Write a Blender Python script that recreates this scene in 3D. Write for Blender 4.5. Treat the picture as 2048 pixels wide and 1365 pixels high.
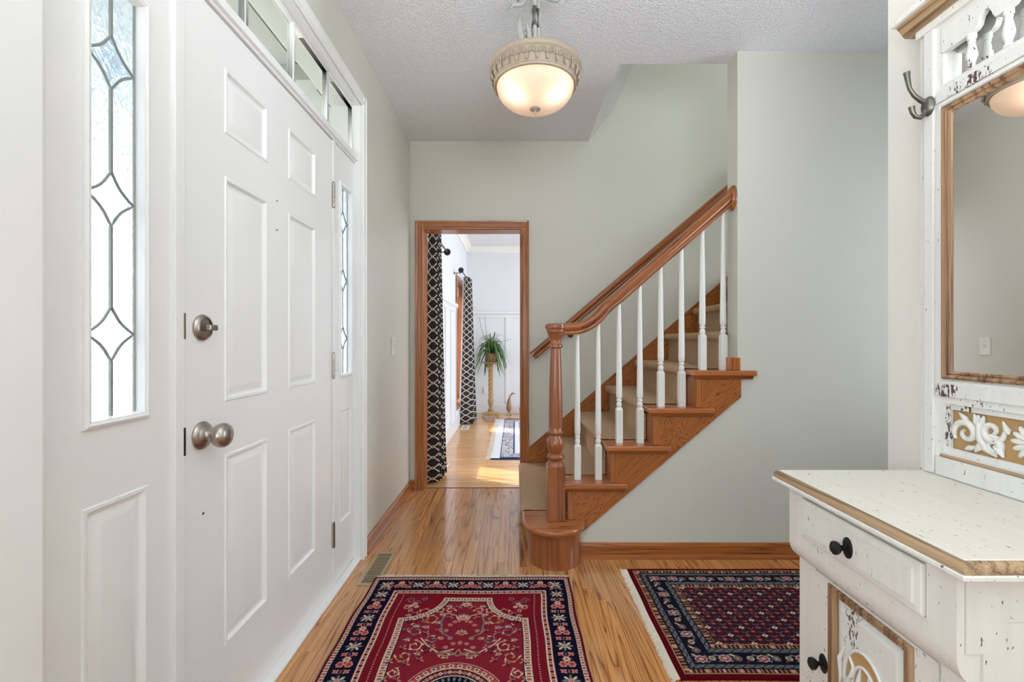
import bpy, bmesh, math, random
import numpy as np
from mathutils import Vector, Matrix
random.seed(7)
rng = np.random.default_rng(5)
PI = math.pi
C = bpy.context.scene.collection
for o in list(bpy.data.objects): bpy.data.objects.remove(o)
sc = bpy.context.scene

# ------------------------------------------------------------------ camera, light, exposure
CAMZ = 1.13; F = 903.0
cam = bpy.data.cameras.new('camera'); cob = bpy.data.objects.new('camera', cam); C.objects.link(cob)
cob.location = (0, 0, CAMZ); cob.rotation_euler = (PI/2, 0, 0)
cam.sensor_fit = 'HORIZONTAL'; cam.sensor_width = 36; cam.lens = F/2048*36
cam.shift_x = -6/2048; cam.shift_y = 0.5/2048; cam.clip_start = 0.05; cam.clip_end = 300
sc.camera = cob
sc.view_settings.view_transform = 'Standard'; sc.view_settings.look = 'None'
sc.view_settings.gamma = 1; sc.view_settings.use_curve_mapping = False
sc.view_settings.exposure = 1.1

w = bpy.data.worlds.new('sky'); sc.world = w; w.use_nodes = True
wn = w.node_tree.nodes; wl = w.node_tree.links
bg = wn['Background']; sky = wn.new('ShaderNodeTexSky')
sky.sky_type = 'NISHITA'; sky.sun_disc = False; sky.sun_elevation = math.radians(33); sky.sun_rotation = math.radians(-65)
hs = wn.new('ShaderNodeHueSaturation'); hs.inputs['Saturation'].default_value = 0.45
wl.new(sky.outputs[0], hs.inputs['Color']); wl.new(hs.outputs[0], bg.inputs[0]); bg.inputs[1].default_value = 0.9

def sun(strength, elev, azx, azy, size=0.6):
    l = bpy.data.lights.new('sun', 'SUN'); l.energy = strength; l.angle = math.radians(size); l.color = (1, .96, .9)
    o = bpy.data.objects.new('sun', l); C.objects.link(o)
    h = Vector((azx, azy, 0)).normalized()*math.cos(elev); d = Vector((h.x, h.y, -math.sin(elev)))
    o.rotation_euler = d.to_track_quat('-Z', 'Y').to_euler(); o.location = (-6, 8, 6)
sun(5.0, math.radians(33), 1, -0.46)
def area(name, loc, direction, sx, sy, power, col=(1, 1, 1), spread=180):
    l = bpy.data.lights.new(name, 'AREA'); l.shape = 'RECTANGLE'; l.size = sx; l.size_y = sy; l.energy = power; l.color = col; l.spread = math.radians(spread)
    o = bpy.data.objects.new(name, l); C.objects.link(o); o.location = loc
    o.rotation_euler = Vector(direction).to_track_quat('-Z', 'Y').to_euler(); return o
area('room_fill_light', (0.15, -2.3, 1.55), (0, 1, 1.0), 1.7, 1.9, 13, (.82, .91, 1))  # added fill behind the camera; no window is built there
area('left_fill_light', (-.74, -.25, 1.5), (1, .3, 0.1), 1.1, 1.5, 13, (.84, .92, 1))  # added fill from the left, out of view, brightens right wall and hall tree
area('ceiling_fill_light', (.45, -.5, 1.5), (0, .55, 1), .9, .9, 16, (.88, .94, 1), 130)  # fill aimed upward, added to brighten the ceiling; no lamp stands here
area('side_hall_fill_light', (2.9, 1.65, 1.5), (-1, .05, 0), 0.6, 1.9, 6.8, (.82, .91, 1), 115)  # added fill shining in through the right opening onto the left wall
area('stairwell_fill_light', (2.2, 2.95, 4.8), (-.15, 0, -1), 2.4, 0.85, 17, (.85, .92, 1))  # added fill high in the unseen stairwell, pointing down
area('dining_fill_light', (2.9, 5.3, 1.4), (-1, 0, 0), 2.6, 1.9, 44, (.84, .92, 1))  # added fill from the unseen right side of the dining room

# ------------------------------------------------------------------ node helpers / materials
def srgb(r, g, b):
    f = lambda c: (c/255/12.92) if c/255 <= .04045 else ((c/255+.055)/1.055)**2.4
    return (f(r), f(g), f(b), 1)
class NT:
    def __init__(s, name):
        s.m = bpy.data.materials.new(name); s.m.use_nodes = True; s.t = s.m.node_tree; s.n = s.t.nodes
        s.b = s.n['Principled BSDF']; s.out = s.n['Material Output']
    def add(s, typ, inp=None, **kw):
        nd = s.n.new(typ)
        for k, v in kw.items(): setattr(nd, k, v)
        if inp:
            for k, v in inp.items():
                if isinstance(v, bpy.types.NodeSocket): s.t.links.new(v, nd.inputs[k])
                else: nd.inputs[k].default_value = v
        return nd
    def math(s, op, a, b=None, c=None, clamp=False):
        i = {0: a}
        if b is not None: i[1] = b
        if c is not None: i[2] = c
        nd = s.add('ShaderNodeMath', i, operation=op); nd.use_clamp = clamp; return nd.outputs[0]
    def ramp(s, fac, stops):
        nd = s.add('ShaderNodeValToRGB', {0: fac}); e = nd.color_ramp.elements
        while len(e) < len(stops): e.new(.5)
        for el, (p, c) in zip(e, stops):
            el.position = p; el.color = c if len(c) == 4 else (*c, 1)
        return nd.outputs[0]
    def mix(s, fac, a, b, mode='MIX'):
        nd = s.add('ShaderNodeMix', data_type='RGBA', blend_type=mode)
        for sock, v in ((nd.inputs[0], fac), (nd.inputs[6], a), (nd.inputs[7], b)):
            if isinstance(v, bpy.types.NodeSocket): s.t.links.new(v, sock)
            else: sock.default_value = v
        return nd.outputs[2]
    def noise(s, vec, scale, detail=2, rough=.5, dist=0):
        return s.add('ShaderNodeTexNoise', {'Vector': vec, 'Scale': scale, 'Detail': detail, 'Roughness': rough, 'Distortion': dist}).outputs[0]
    def coord(s, scale=(1, 1, 1), rot=(0, 0, 0), rand=0.0, which='Object'):
        tc = s.add('ShaderNodeTexCoord').outputs[which]
        mp = s.add('ShaderNodeMapping', {'Vector': tc, 'Rotation': rot}).outputs[0]
        if rand:
            r = s.math('MULTIPLY', s.add('ShaderNodeObjectInfo').outputs['Random'], rand)
            mp = s.add('ShaderNodeVectorMath', {0: mp, 1: r}, operation='ADD').outputs[0]
        return s.add('ShaderNodeVectorMath', {0: mp, 1: scale}, operation='MULTIPLY').outputs[0]
    def set(s, **kw):
        for k, v in kw.items():
            k = {'color': 'Base Color', 'rough': 'Roughness', 'metal': 'Metallic', 'coat': 'Coat Weight', 'spec': 'Specular IOR Level', 'coat_rough': 'Coat Roughness'}.get(k, k)
            if isinstance(v, bpy.types.NodeSocket): s.t.links.new(v, s.b.inputs[k])
            else: s.b.inputs[k].default_value = v
    def bump(s, h, strength=.2, dist=.002):
        nd = s.add('ShaderNodeBump', {'Height': h, 'Strength': strength, 'Distance': dist})
        s.t.links.new(nd.outputs[0], s.b.inputs['Normal']); return nd.outputs[0]

def plain(name, col, rough=.5, metal=0, bscale=0, bstr=.1, bdist=.001, var=.04, coat=0):
    t = NT(name); v = t.coord()
    n = t.noise(v, 6, 3)
    k = 1-var
    c = t.mix(n, (col[0]*k, col[1]*k, col[2]*k, 1), col); t.set(color=c, rough=rough, metal=metal, coat=coat)
    if bscale: t.bump(t.noise(v, bscale, 4, .6), bstr, bdist)
    return t.m
def oak(name, light, mid, dark, along='Y', rough=.3, rot=(0, 0, 0), freq=9, rings=13, var=.25, coat=.3, low=1.0, tilt=0):
    t = NT(name)
    sc_ = {'X': (low*.55, freq, freq), 'Y': (freq, low*.55, freq), 'Z': (freq, freq, low*.55)}[along]
    fn = {'X': (5, 330, 330), 'Y': (330, 5, 330), 'Z': (330, 330, 5)}[along]
    v = t.coord(sc_, rot, rand=31.7); vf = t.coord(fn, rot, rand=3.1)
    n = t.noise(v, 1, 1.5, .45, .25)
    g = t.math('FRACT', t.math('MULTIPLY', n, rings))
    streak = t.noise(vf, 1, 2, .6)
    wob = t.math('ADD', g, t.math('MULTIPLY', t.math('SUBTRACT', streak, .5), .5))
    col = t.ramp(wob, [(0.0, dark), (.10, mid), (.30, light), (.8, light), (1, mid)])
    pores = t.ramp(streak, [(.36, (0, 0, 0)), (.5, (1, 1, 1))])
    col = t.mix(t.math('MULTIPLY', t.math('SUBTRACT', 1, pores), .35), col, dark)
    r = t.add('ShaderNodeObjectInfo').outputs['Random']
    val = t.math('MULTIPLY_ADD', r, var, 1-var*.5)
    hv = t.add('ShaderNodeHueSaturation', {'Color': col, 'Value': val})
    t.set(color=hv.outputs[0], rough=rough, coat=coat, coat_rough=.12)
    t.bump(wob, .12, .0006)
    return t.m
def distressed(name, paint, chip, amount=.5, along='Z', chipscale=1.0):
    t = NT(name)
    s = {'Z': (1, 1, .35), 'Y': (1, .3, 1), 'X': (.3, 1, 1)}[along]
    v = t.coord(s, rand=11.0)
    big = t.noise(v, 9, 2, .5)
    small = t.noise(v, 170*chipscale, 3, .6)
    clus = t.ramp(big, [(.54, (0, 0, 0)), (.70, (1, 1, 1))])
    m = t.math('MULTIPLY_ADD', clus, .20*amount, small)
    mask = t.ramp(m, [(.683, (0, 0, 0)), (.703, (1, 1, 1))])
    sm = {'Z': (55, 55, 2.2), 'Y': (55, 2.2, 55), 'X': (2.2, 55, 55)}[along]
    brush = t.noise(t.coord(sm, rand=5), 1, 3, .6)
    base = t.mix(brush, tuple(c*.86 for c in paint[:3])+(1,), paint)
    cc = t.mix(t.noise(v, 14, 1), chip, (0.055, 0.05, 0.055, 1))
    t.set(color=t.mix(mask, base, cc), rough=.5)
    h = t.math('SUBTRACT', t.math('MULTIPLY', brush, .4), mask)
    t.bump(h, .25, .0012)
    return t.m

M = {}
M['wall'] = plain('sage_wall_paint', srgb(212, 211, 199), .38, bscale=260, bstr=.07, bdist=.0006, var=.02)
M['wall_cream'] = plain('cream_wall_paint', srgb(238, 237, 229), .4, bscale=260, bstr=.06, bdist=.0006, var=.01)
M['wall_white'] = plain('dining_wall_paint', srgb(226, 228, 231), .5, bscale=260, bstr=.05, var=.02)
M['trim_white'] = plain('white_trim_paint', srgb(240, 240, 238), .28, bscale=40, bstr=.04, bdist=.001, var=.015, coat=.15)
M['wainscot'] = plain('wainscot_paint', srgb(228, 229, 231), .35, var=.015)
M['crown'] = plain('crown_paint', srgb(238, 236, 228), .4, var=.015)
t = NT('popcorn_ceiling'); v = t.coord(); vo = t.add('ShaderNodeTexVoronoi', {'Vector': v, 'Scale': 105.0, 'Randomness': 1.0})
hh = t.math('SUBTRACT', t.noise(v, 150, 4, .7), vo.outputs['Distance'])
t.set(color=t.mix(t.ramp(hh, [(0, (0, 0, 0)), (.35, (1, 1, 1))]), srgb(232, 232, 235), srgb(246, 246, 248)), rough=.95); t.bump(hh, .8, .004); M['ceiling'] = t.m
FL = (srgb(208, 148, 88), srgb(186, 122, 66), srgb(116, 68, 32))
M['plank'] = oak('oak_floor_along_hall', *FL, 'Y', .2, freq=13, rings=13, var=.24, coat=.8)
M['plank_x'] = oak('oak_floor_dining', srgb(222, 172, 116), srgb(208, 152, 98), srgb(160, 108, 64), 'X', .22, freq=20, rings=6, var=.12, coat=.5)
OK_ = (srgb(176, 106, 52), srgb(150, 84, 38), srgb(84, 42, 18))
for ax in 'XYZ': M['oak_'+ax] = oak('oak_trim_grain_'+ax.lower(), *OK_, ax, .32, freq=22, rings=9, var=.10)
M['oak_slope'] = oak('oak_stringer_grain', *OK_, 'X', .34, rot=(0, math.radians(41), 0), freq=17, rings=20, var=.04, low=4.0)
M['tread'] = oak('oak_tread', srgb(182, 108, 60), srgb(166, 92, 48), srgb(122, 60, 28), 'X', .25, freq=12, rings=6, var=.08, coat=.5)
M['newel'] = oak('oak_newel', srgb(156, 92, 52), srgb(144, 80, 42), srgb(114, 58, 30), 'Z', .28, freq=16, rings=6, var=.05, coat=.5)
M['rail'] = oak('oak_rail', srgb(164, 94, 44), srgb(142, 78, 34), srgb(84, 40, 16), 'X', .28, rot=(0, math.radians(41), 0), freq=20, rings=5, var=.05, coat=.5)
M['baluster'] = plain('white_baluster_paint', srgb(236, 236, 230), .3, var=.02, coat=.2)
# ribbed tan stair carpet
t = NT('stair_carpet'); v = t.coord()
wy = t.add('ShaderNodeTexWave', {'Vector': v, 'Scale': 26.0, 'Distortion': 1.0, 'Detail': 1.0, 'Detail Scale': 4.0}, wave_type='BANDS', bands_direction='Y').outputs[1]
wx = t.add('ShaderNodeTexWave', {'Vector': v, 'Scale': 22.0, 'Distortion': 1.5}, wave_type='BANDS', bands_direction='DIAGONAL').outputs[1]
h = t.math('MULTIPLY', wy, wx); nn = t.noise(v, 300, 2)
hh = t.math('MULTIPLY_ADD', nn, .6, h)
t.set(color=t.ramp(hh, [(.1, srgb(124, 94, 70)), (.7, srgb(216, 184, 152))]), rough=1.0, spec=.1); t.bump(hh, .8, .004); M['carpet'] = t.m
M['nickel'] = plain('brushed_nickel', srgb(176, 168, 160), .28, 1.0, bscale=80, bstr=.05)
M['iron'] = plain('dark_iron', srgb(42, 44, 46), .35, .6)
M['pewter'] = plain('pewter_hook', srgb(116, 114, 106), .38, .85, bscale=60, bstr=.2)
M['gap'] = plain('dark_gap', srgb(30, 24, 20), .9)
M['bronze'] = plain('register_paint', srgb(186, 166, 134), .4, .3)
M['dist'] = distressed('distressed_white_paint', srgb(238, 236, 229), srgb(110, 74, 56), .5)
M['dist_y'] = distressed('distressed_white_paint_counter', srgb(236, 232, 219), srgb(120, 108, 92), .12, 'Y', .8)
M['dist_heavy'] = distressed('heavily_chipped_white_paint', srgb(236, 235, 230), srgb(112, 72, 58), 1.2)
M['raw_z'] = oak('bare_wood_edge_z', srgb(172, 138, 104), srgb(140, 104, 74), srgb(84, 56, 38), 'Z', .5, freq=40, rings=2, var=.05, coat=0)
M['raw_y'] = oak('bare_wood_edge_y', srgb(188, 158, 122), srgb(164, 134, 100), srgb(112, 88, 64), 'Y', .5, freq=40, rings=2, var=.05, coat=0)
M['carve_bg'] = plain('carving_ground', srgb(196, 158, 104), .6, bscale=60, bstr=.4, var=.25)
M['mirror'] = plain('mirror_glass', (.93, .94, .93, 1), .0, 1.0, var=0)
# glass
def glass(name, tint, refl=.06):
    t = NT(name); t.n.remove(t.b)
    tr = t.add('ShaderNodeBsdfTransparent', {'Color': tint}); gl = t.add('ShaderNodeBsdfGlossy', {'Roughness': 0.0})
    mx = t.add('ShaderNodeMixShader', {0: refl, 1: tr.outputs[0], 2: gl.outputs[0]}); t.t.links.new(mx.outputs[0], t.out.inputs[0]); return t.m
M['glass'] = glass('clear_glass', (.88, .89, .90, 1))
t = NT('obscure_glass'); t.n.remove(t.b); v = t.coord((1, 1, .6))
dn = t.add('ShaderNodeTexNoise', {'Vector': v, 'Scale': 26.0, 'Detail': 3.0, 'Distortion': 3.5}).outputs[0]
bp = t.add('ShaderNodeBump', {'Height': dn, 'Strength': 1.0, 'Distance': .03}).outputs[0]
rf = t.add('ShaderNodeBsdfRefraction', {'Roughness': .08, 'IOR': 1.25, 'Normal': bp, 'Color': (.72, .77, .82, 1)})
tl = t.add('ShaderNodeBsdfTranslucent', {'Color': (.60, .65, .70, 1), 'Normal': bp}); tp = t.add('ShaderNodeBsdfTransparent', {'Color': (.66, .71, .76, 1)})
m1 = t.add('ShaderNodeMixShader', {0: .45, 1: rf.outputs[0], 2: tl.outputs[0]}); m2 = t.add('ShaderNodeMixShader', {0: .3, 1: m1.outputs[0], 2: tp.outputs[0]})
t.t.links.new(m2.outputs[0], t.out.inputs[0]); M['obscure'] = t.m
M['bevel'] = glass('bevelled_glass', (.72, .80, .88, 1), .08)
M['came'] = plain('lead_came', srgb(150, 154, 146), .45, .3)
# lamp
M['stone'] = plain('antique_cream_metal', srgb(172, 156, 136), .5, bscale=50, bstr=.3, var=.3)
M['stem'] = plain('grey_cream_stem', srgb(176, 174, 166), .5, bscale=70, bstr=.2, var=.2)
t = NT('alabaster_bowl'); v = t.coord(); n = t.noise(v, 28, 4, .6, .6)
cc = t.mix(n, (.68, .55, .45, 1), (.74, .64, .55, 1)); t.n.remove(t.b)
tl = t.add('ShaderNodeBsdfTranslucent', {'Color': cc}); df = t.add('ShaderNodeBsdfPrincipled', {'Base Color': cc, 'Roughness': .25})
em = t.add('ShaderNodeEmission', {'Color': (1, .78, .62, 1), 'Strength': .08})
m1 = t.add('ShaderNodeMixShader', {0: .35, 1: tl.outputs[0], 2: df.outputs[0]}); ad = t.add('ShaderNodeAddShader', {0: m1.outputs[0], 1: em.outputs[0]})
t.t.links.new(ad.outputs[0], t.out.inputs[0]); M['bowl'] = t.m
t = NT('bulb_glow'); t.set(**{'Emission Color': (1, .8, .55, 1), 'Emission Strength': 1.5}); M['bulb'] = t.m
M['leaf'] = plain('leaf_green', srgb(74, 112, 46), .45, var=.4)
M['stand'] = plain('turned_gold_oak', srgb(180, 142, 92), .45, var=.25)
M['bird'] = plain('carved_bird_wood', srgb(168, 132, 98), .35, var=.35, bscale=30)
M['plate'] = plain('ivory_plastic', srgb(232, 230, 218), .35, var=.01)
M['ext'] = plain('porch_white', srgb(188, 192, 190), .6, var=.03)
M['porch_floor'] = plain('porch_concrete', srgb(128, 126, 120), .8, bscale=60, var=.1)
M['grass'] = plain('lawn', srgb(84, 92, 72), .9, bscale=30, bstr=.5, var=.4)
M['fringe'] = plain('cotton_fringe', srgb(240, 230, 212), .9, var=.1)
M['rugback'] = plain('rug_edge_wool', srgb(84, 18, 28), .95, var=.2)
M['lining'] = plain('curtain_lining', srgb(214, 222, 238), .8, var=.03)
# rug with woven colour attribute
t = NT('woven_rug'); at = t.add('ShaderNodeAttribute', attribute_name='weave'); v = t.coord()
nz = t.noise(v, 420, 2, .6)
hv = t.add('ShaderNodeHueSaturation', {'Color': at.outputs['Color'], 'Value': t.math('MULTIPLY_ADD', nz, .7, .65)})
t.set(color=hv.outputs[0], rough=1.0, spec=.04); t.bump(nz, .5, .002); M['rug'] = t.m
# trellis curtain
t = NT('trellis_curtain'); uv = t.add('ShaderNodeTexCoord').outputs['UV']
sx = t.add('ShaderNodeSeparateXYZ', {0: uv}); U, V = sx.outputs[0], sx.outputs[1]   # u, v in pattern periods
TAU = 2*PI
wv = t.math('MULTIPLY', t.math('SINE', t.math('MULTIPLY', V, TAU*2)), .035)
def tri(x): return t.math('ABSOLUTE', t.math('SUBTRACT', t.math('FRACT', x), .5))       # 0 at line
la = tri(t.math('ADD', t.math('ADD', U, V), wv)); lb = tri(t.math('SUBTRACT', t.math('SUBTRACT', U, V), wv))
dia = t.math('ADD', tri(t.math('ADD', U, .5)), tri(t.math('ADD', V, 0.0)))
dia2 = t.math('ADD', tri(U), tri(t.math('ADD', V, .5)))
dd = t.math('MINIMUM', dia, dia2)
ring = t.math('LESS_THAN', t.math('ABSOLUTE', t.math('SUBTRACT', dd, .10)), .035)
ln = t.math('LESS_THAN', t.math('MINIMUM', la, lb), .05)
outd = t.math('GREATER_THAN', dd, .085)
msk = t.math('MAXIMUM', t.math('MULTIPLY', ln, outd), ring)
t.set(color=t.mix(msk, srgb(24, 22, 30), srgb(226, 214, 196)), rough=.75); M['trellis'] = t.m

# ------------------------------------------------------------------ mesh builder
class MB:
    def __init__(s): s.v = []; s.f = []
    def quad(s, *p): i = len(s.v); s.v += [tuple(q) for q in p]; s.f.append(tuple(range(i, i+len(p)))); return s
    def box(s, x0, x1, y0, y1, z0, z1):
        i = len(s.v)
        s.v += [(x0,y0,z0),(x1,y0,z0),(x1,y1,z0),(x0,y1,z0),(x0,y0,z1),(x1,y0,z1),(x1,y1,z1),(x0,y1,z1)]
        s.f += [(i,i+3,i+2,i+1),(i+4,i+5,i+6,i+7),(i,i+1,i+5,i+4),(i+1,i+2,i+6,i+5),(i+2,i+3,i+7,i+6),(i+3,i,i+4,i+7)]; return s
    def prism(s, poly, axis, a, b):
        n = len(poly); i = len(s.v)
        mk = {'Y': lambda p, c: (p[0], c, p[1]), 'Z': lambda p, c: (p[0], p[1], c), 'X': lambda p, c: (c, p[0], p[1])}[axis]
        s.v += [mk(p, a) for p in poly]+[mk(p, b) for p in poly]
        s.f.append(tuple(range(i, i+n))); s.f.append(tuple(range(i+2*n-1, i+n-1, -1)))
        for k in range(n): s.f.append((i+k, i+(k+1) % n, i+n+(k+1) % n, i+n+k))
        return s
    def lathe(s, prof, c=(0, 0, 0), axis='Z', seg=24, cap=True, sx=1, sy=1):
        i = len(s.v); n = len(prof)
        for r, h in prof:
            for k in range(seg):
                a = 2*PI*k/seg; p, q = r*math.cos(a)*sx, r*math.sin(a)*sy
                d = {'Z': (p, q, h), 'Y': (p, h, q), 'X': (h, p, q)}[axis]
                s.v.append((c[0]+d[0], c[1]+d[1], c[2]+d[2]))
        for j in range(n-1):
            for k in range(seg):
                k2 = (k+1) % seg; s.f.append((i+j*seg+k, i+j*seg+k2, i+(j+1)*seg+k2, i+(j+1)*seg+k))
        if cap:
            s.f.append(tuple(i+k for k in range(seg-1, -1, -1))); s.f.append(tuple(i+(n-1)*seg+k for k in range(seg)))
        return s
    def sweep(s, prof, path, up=(0, 0, 1), scales=None, closed=False):
        P = [Vector(p) for p in path]; n = len(prof); i = len(s.v); L = len(P); up = Vector(up)
        for j, p in enumerate(P):
            if closed: t = P[(j+1) % L]-P[j-1]
            else: t = P[min(j+1, L-1)]-P[max(j-1, 0)]
            t.normalize(); sd = t.cross(up)
            if sd.length < 1e-5: sd = Vector((1, 0, 0)) if abs(t.x) < .9 else Vector((0, 1, 0))
            sd.normalize(); nn = sd.cross(t); k = scales[j] if scales else 1
            for a, b in prof: s.v.append(tuple(p+sd*a*k+nn*b*k))
        for j in range(L if closed else L-1):
            j2 = (j+1) % L
            for k in range(n):
                k2 = (k+1) % n; s.f.append((i+j*n+k, i+j*n+k2, i+j2*n+k2, i+j2*n+k))
        if not closed:
            s.f.append(tuple(i+k for k in range(n-1, -1, -1))); s.f.append(tuple(i+(L-1)*n+k for k in range(n)))
        return s
    def tube(s, path, r, seg=8, radii=None, up=(0, 0, 1), flat=1.0):
        return s.sweep([(r*math.cos(2*PI*k/seg), r*flat*math.sin(2*PI*k/seg)) for k in range(seg)], path, up, radii)
    def ellipsoid(s, c, r, seg=12, rings=8, rot=None):
        i0 = len(s.v)
        prof = [(math.sin(PI*j/rings)+1e-4, -math.cos(PI*j/rings)) for j in range(rings+1)]
        s.lathe(prof, seg=seg)
        Rm = rot or Matrix.Identity(3)
        for k in range(i0, len(s.v)):
            q = s.v[k]; s.v[k] = tuple(Rm @ Vector((q[0]*r[0], q[1]*r[1], q[2]*r[2]))+Vector(c))
        return s
    def rings(s, y0, y1, z0, z1, rs, x, sg):
        """concentric moulded rings on a plane x=const: rs = [(inset, height towards the room)], capped"""
        i = len(s.v)
        for ins, h in rs: s.v += [(x+sg*h, y0+ins, z0+ins), (x+sg*h, y1-ins, z0+ins), (x+sg*h, y1-ins, z1-ins), (x+sg*h, y0+ins, z1-ins)]
        for j in range(len(rs)-1):
            for k in range(4):
                k2 = (k+1) % 4; s.f.append((i+4*j+k, i+4*j+k2, i+4*j+4+k2, i+4*j+4+k))
        return s
    def cap(s):
        n = len(s.v); s.f.append((n-4, n-3, n-2, n-1)); return s
    def holed(s, y0, y1, z0, z1, holes, x, x2=None):
        """plate in plane x (to x2 for thickness) with rectangular holes"""
        ys = sorted({y0, y1, *[a for h in holes for a in h[:2]]}); zs = sorted({z0, z1, *[a for h in holes for a in h[2:]]})
        for a, b in zip(ys, ys[1:]):
            for c, d in zip(zs, zs[1:]):
                if any(h[0]-1e-6 <= a and b <= h[1]+1e-6 and h[2]-1e-6 <= c and d <= h[3]+1e-6 for h in holes): continue
                if x2 is None: s.quad((x, a, c), (x, b, c), (x, b, d), (x, a, d))
                else: s.box(min(x, x2), max(x, x2), a, b, c, d)
        return s
    def build(s, name, mat, parent=None, smooth=False, bevel=0, seg=2, kind=None, loc=None, recalc=True, angle=None):
        me = bpy.data.meshes.new(name); me.from_pydata(s.v, [], s.f)
        if recalc:
            bm = bmesh.new(); bm.from_mesh(me); bmesh.ops.remove_doubles(bm, verts=bm.verts, dist=1e-6)
            bmesh.ops.recalc_face_normals(bm, faces=bm.faces); bm.to_mesh(me); bm.free()
        me.materials.append(M[mat] if isinstance(mat, str) else mat)
        if smooth:
            me.polygons.foreach_set('use_smooth', [True]*len(me.polygons))
            try: me.set_sharp_from_angle(angle=math.radians(angle or 40))
            except Exception: pass
        o = bpy.data.objects.new(name, me); C.objects.link(o)
        if loc: o.location = loc
        if bevel:
            b = o.modifiers.new('bevel', 'BEVEL'); b.width = bevel; b.segments = seg; b.limit_method = 'ANGLE'; b.angle_limit = math.radians(35)
            me.polygons.foreach_set('use_smooth', [True]*len(me.polygons))
            b.harden_normals = True
        if kind: o['kind'] = kind
        if parent: adopt(o, parent)
        return o
def adopt(o, parent):
    o.parent = parent; o.matrix_parent_inverse = Matrix.Translation(-Vector(parent.location))   # every part is built in world coordinates
def thing(name, label, cat, loc=(0, 0, 0), group=None):
    o = bpy.data.objects.new(name, None); C.objects.link(o); o.location = loc; o.empty_display_size = .05
    o['label'] = label; o['category'] = cat
    if group: o['group'] = group
    return o
def tag(o, label, cat, group=None):
    o['label'] = label; o['category'] = cat
    if group: o['group'] = group
    return o
def lab(o, l): o['label'] = l; return o
def struct(o, label=None, cat=None):
    o['kind'] = 'structure'
    if label: o['label'] = label
    if cat: o['category'] = cat
    return o

# ------------------------------------------------------------------ main dimensions
XL = -0.795; XR = 1.165; YB = 3.42; YS = 2.356; YS2 = 2.467; XE = 1.161; HC = 2.645
DX = -0.829        # front door plane

# ------------------------------------------------------------------ floor
fl = MB().box(-1.0, 3.1, -2.6, YB+.06, -.12, -.018).build('floor', 'plank'); struct(fl, 'honey oak strip floor of the hall', 'floor')
fl2 = MB().box(-.9, 3.1, YB+.06, 7.25, -.12, -.018).build('floor_dining', 'plank_x'); struct(fl2, 'light oak strip floor of the dining room', 'floor')
PW = .057
cache = {}
def plank(x, y, ln, along, mat):
    key = (round(ln, 3), along)
    if key not in cache:
        par = fl if along == 'Y' else fl2
        g = .0004; c = .0009; a, b = PW/2-g, ln/2-g
        if along == 'X': a, b = b, a
        m = MB(); i = 0
        m.v = [(-a, -b, -.018), (a, -b, -.018), (a, b, -.018), (-a, b, -.018), (-a, -b, -c), (a, -b, -c), (a, b, -c), (-a, b, -c),
               (-a+c, -b+c, 0), (a-c, -b+c, 0), (a-c, b-c, 0), (-a+c, b-c, 0)]
        m.f = [(0, 1, 5, 4), (1, 2, 6, 5), (2, 3, 7, 6), (3, 0, 4, 7), (4, 5, 9, 8), (5, 6, 10, 9), (6, 7, 11, 10), (7, 4, 8, 11), (8, 9, 10, 11)]
        cache[key] = m.build('plank', mat, par, loc=(x, y, 0)); return
    o = cache[key].copy(); o.location = (x, y, 0); C.objects.link(o)
LENS = [.6, .8, 1.0, 1.2, 1.5]
x = -.83
while x < 2.0:
    y1 = YB+.055 if x < .33 else YS-.002
    y = -.4-random.random()*.6 
    lo = y
    while y < y1-.02:
        ln = random.choice(LENS)
        if y1-(y+ln) < .35: ln = round(y1-y, 3)
        plank(x+PW/2, y+ln/2, ln, 'Y', 'plank'); y += ln
    x += PW
y = YB+.055
while y < 7.09:
    x = -.755; x1 = 1.6
    first = random.choice([.35, .5, .62, .8, .95])
    while x < x1:
        ln = first or random.choice(LENS); first = None
        plank(x+ln/2, y+PW/2, ln, 'X', 'plank_x'); x += ln
    y += PW

# ------------------------------------------------------------------ walls and ceiling
wl_ = MB()
wl_.holed(-2.6, YB+.12, 0, 2.75, [(.757, 2.33, 0, 2.35)], XL-.15, XL)
struct(wl_.build('wall_left', 'wall'), 'pale sage wall around the front door')
# back wall with doorway (x in -.69..04, z<1.975)
DO0, DO1, DOZ = -.69, .04, 1.975
b = MB().box(XL-.15, DO0, YB, YB+.12, 0, 5.0).box(DO1, 4.2, YB, YB+.12, 0, 5.0).box(DO0, DO1, YB, YB+.12, DOZ, 5.0)
struct(b.build('wall_back', 'wall'), 'pale sage wall behind the stairs with the dining room doorway')
# stair side wall, with the triangle below the stringer
b = MB().prism([(.34, 0), (3.1, 0), (3.1, 5), (XE, 5), (XE, .92), (.34, .22)], 'Y', YS, YS2)
b.box(.752, XE, YS2-.05, YS2, HC+.005, 5)
struct(b.build('wall_stair', 'wall'), 'pale sage wall below and beside the stair flight')
struct(MB().box(XR, XR+.11, -2.6, 1.41, 0, HC+.1).build('wall_right', 'wall_cream'), 'cream wall end behind the white hall tree')
struct(MB().box(3.1, 3.2, -2.6, YS2, 0, 5).box(4.2, 4.3, YS2, YB+.12, 0, 5).build('wall_side', 'wall'))
struct(MB().box(-.95, 3.2, -2.7, -2.6, 0, HC+.1).build('wall_front', 'wall'))
cm = MB().box(-.95, .555, -2.6, YB+.02, HC, HC+.1).box(.555, XE, -2.6, YS2, HC, HC+.1).box(XE, 3.1, -2.6, YS+.005, HC, HC+.1)
cm.prism([(.555, HC), (.752, 2.89), (.752, 5), (.555, 5)], 'Y', YS2-.001, YB+.01)
struct(cm.build('ceiling', 'ceiling'), 'white popcorn ceiling of the hall with the cut for the stairs', 'ceiling')
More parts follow.
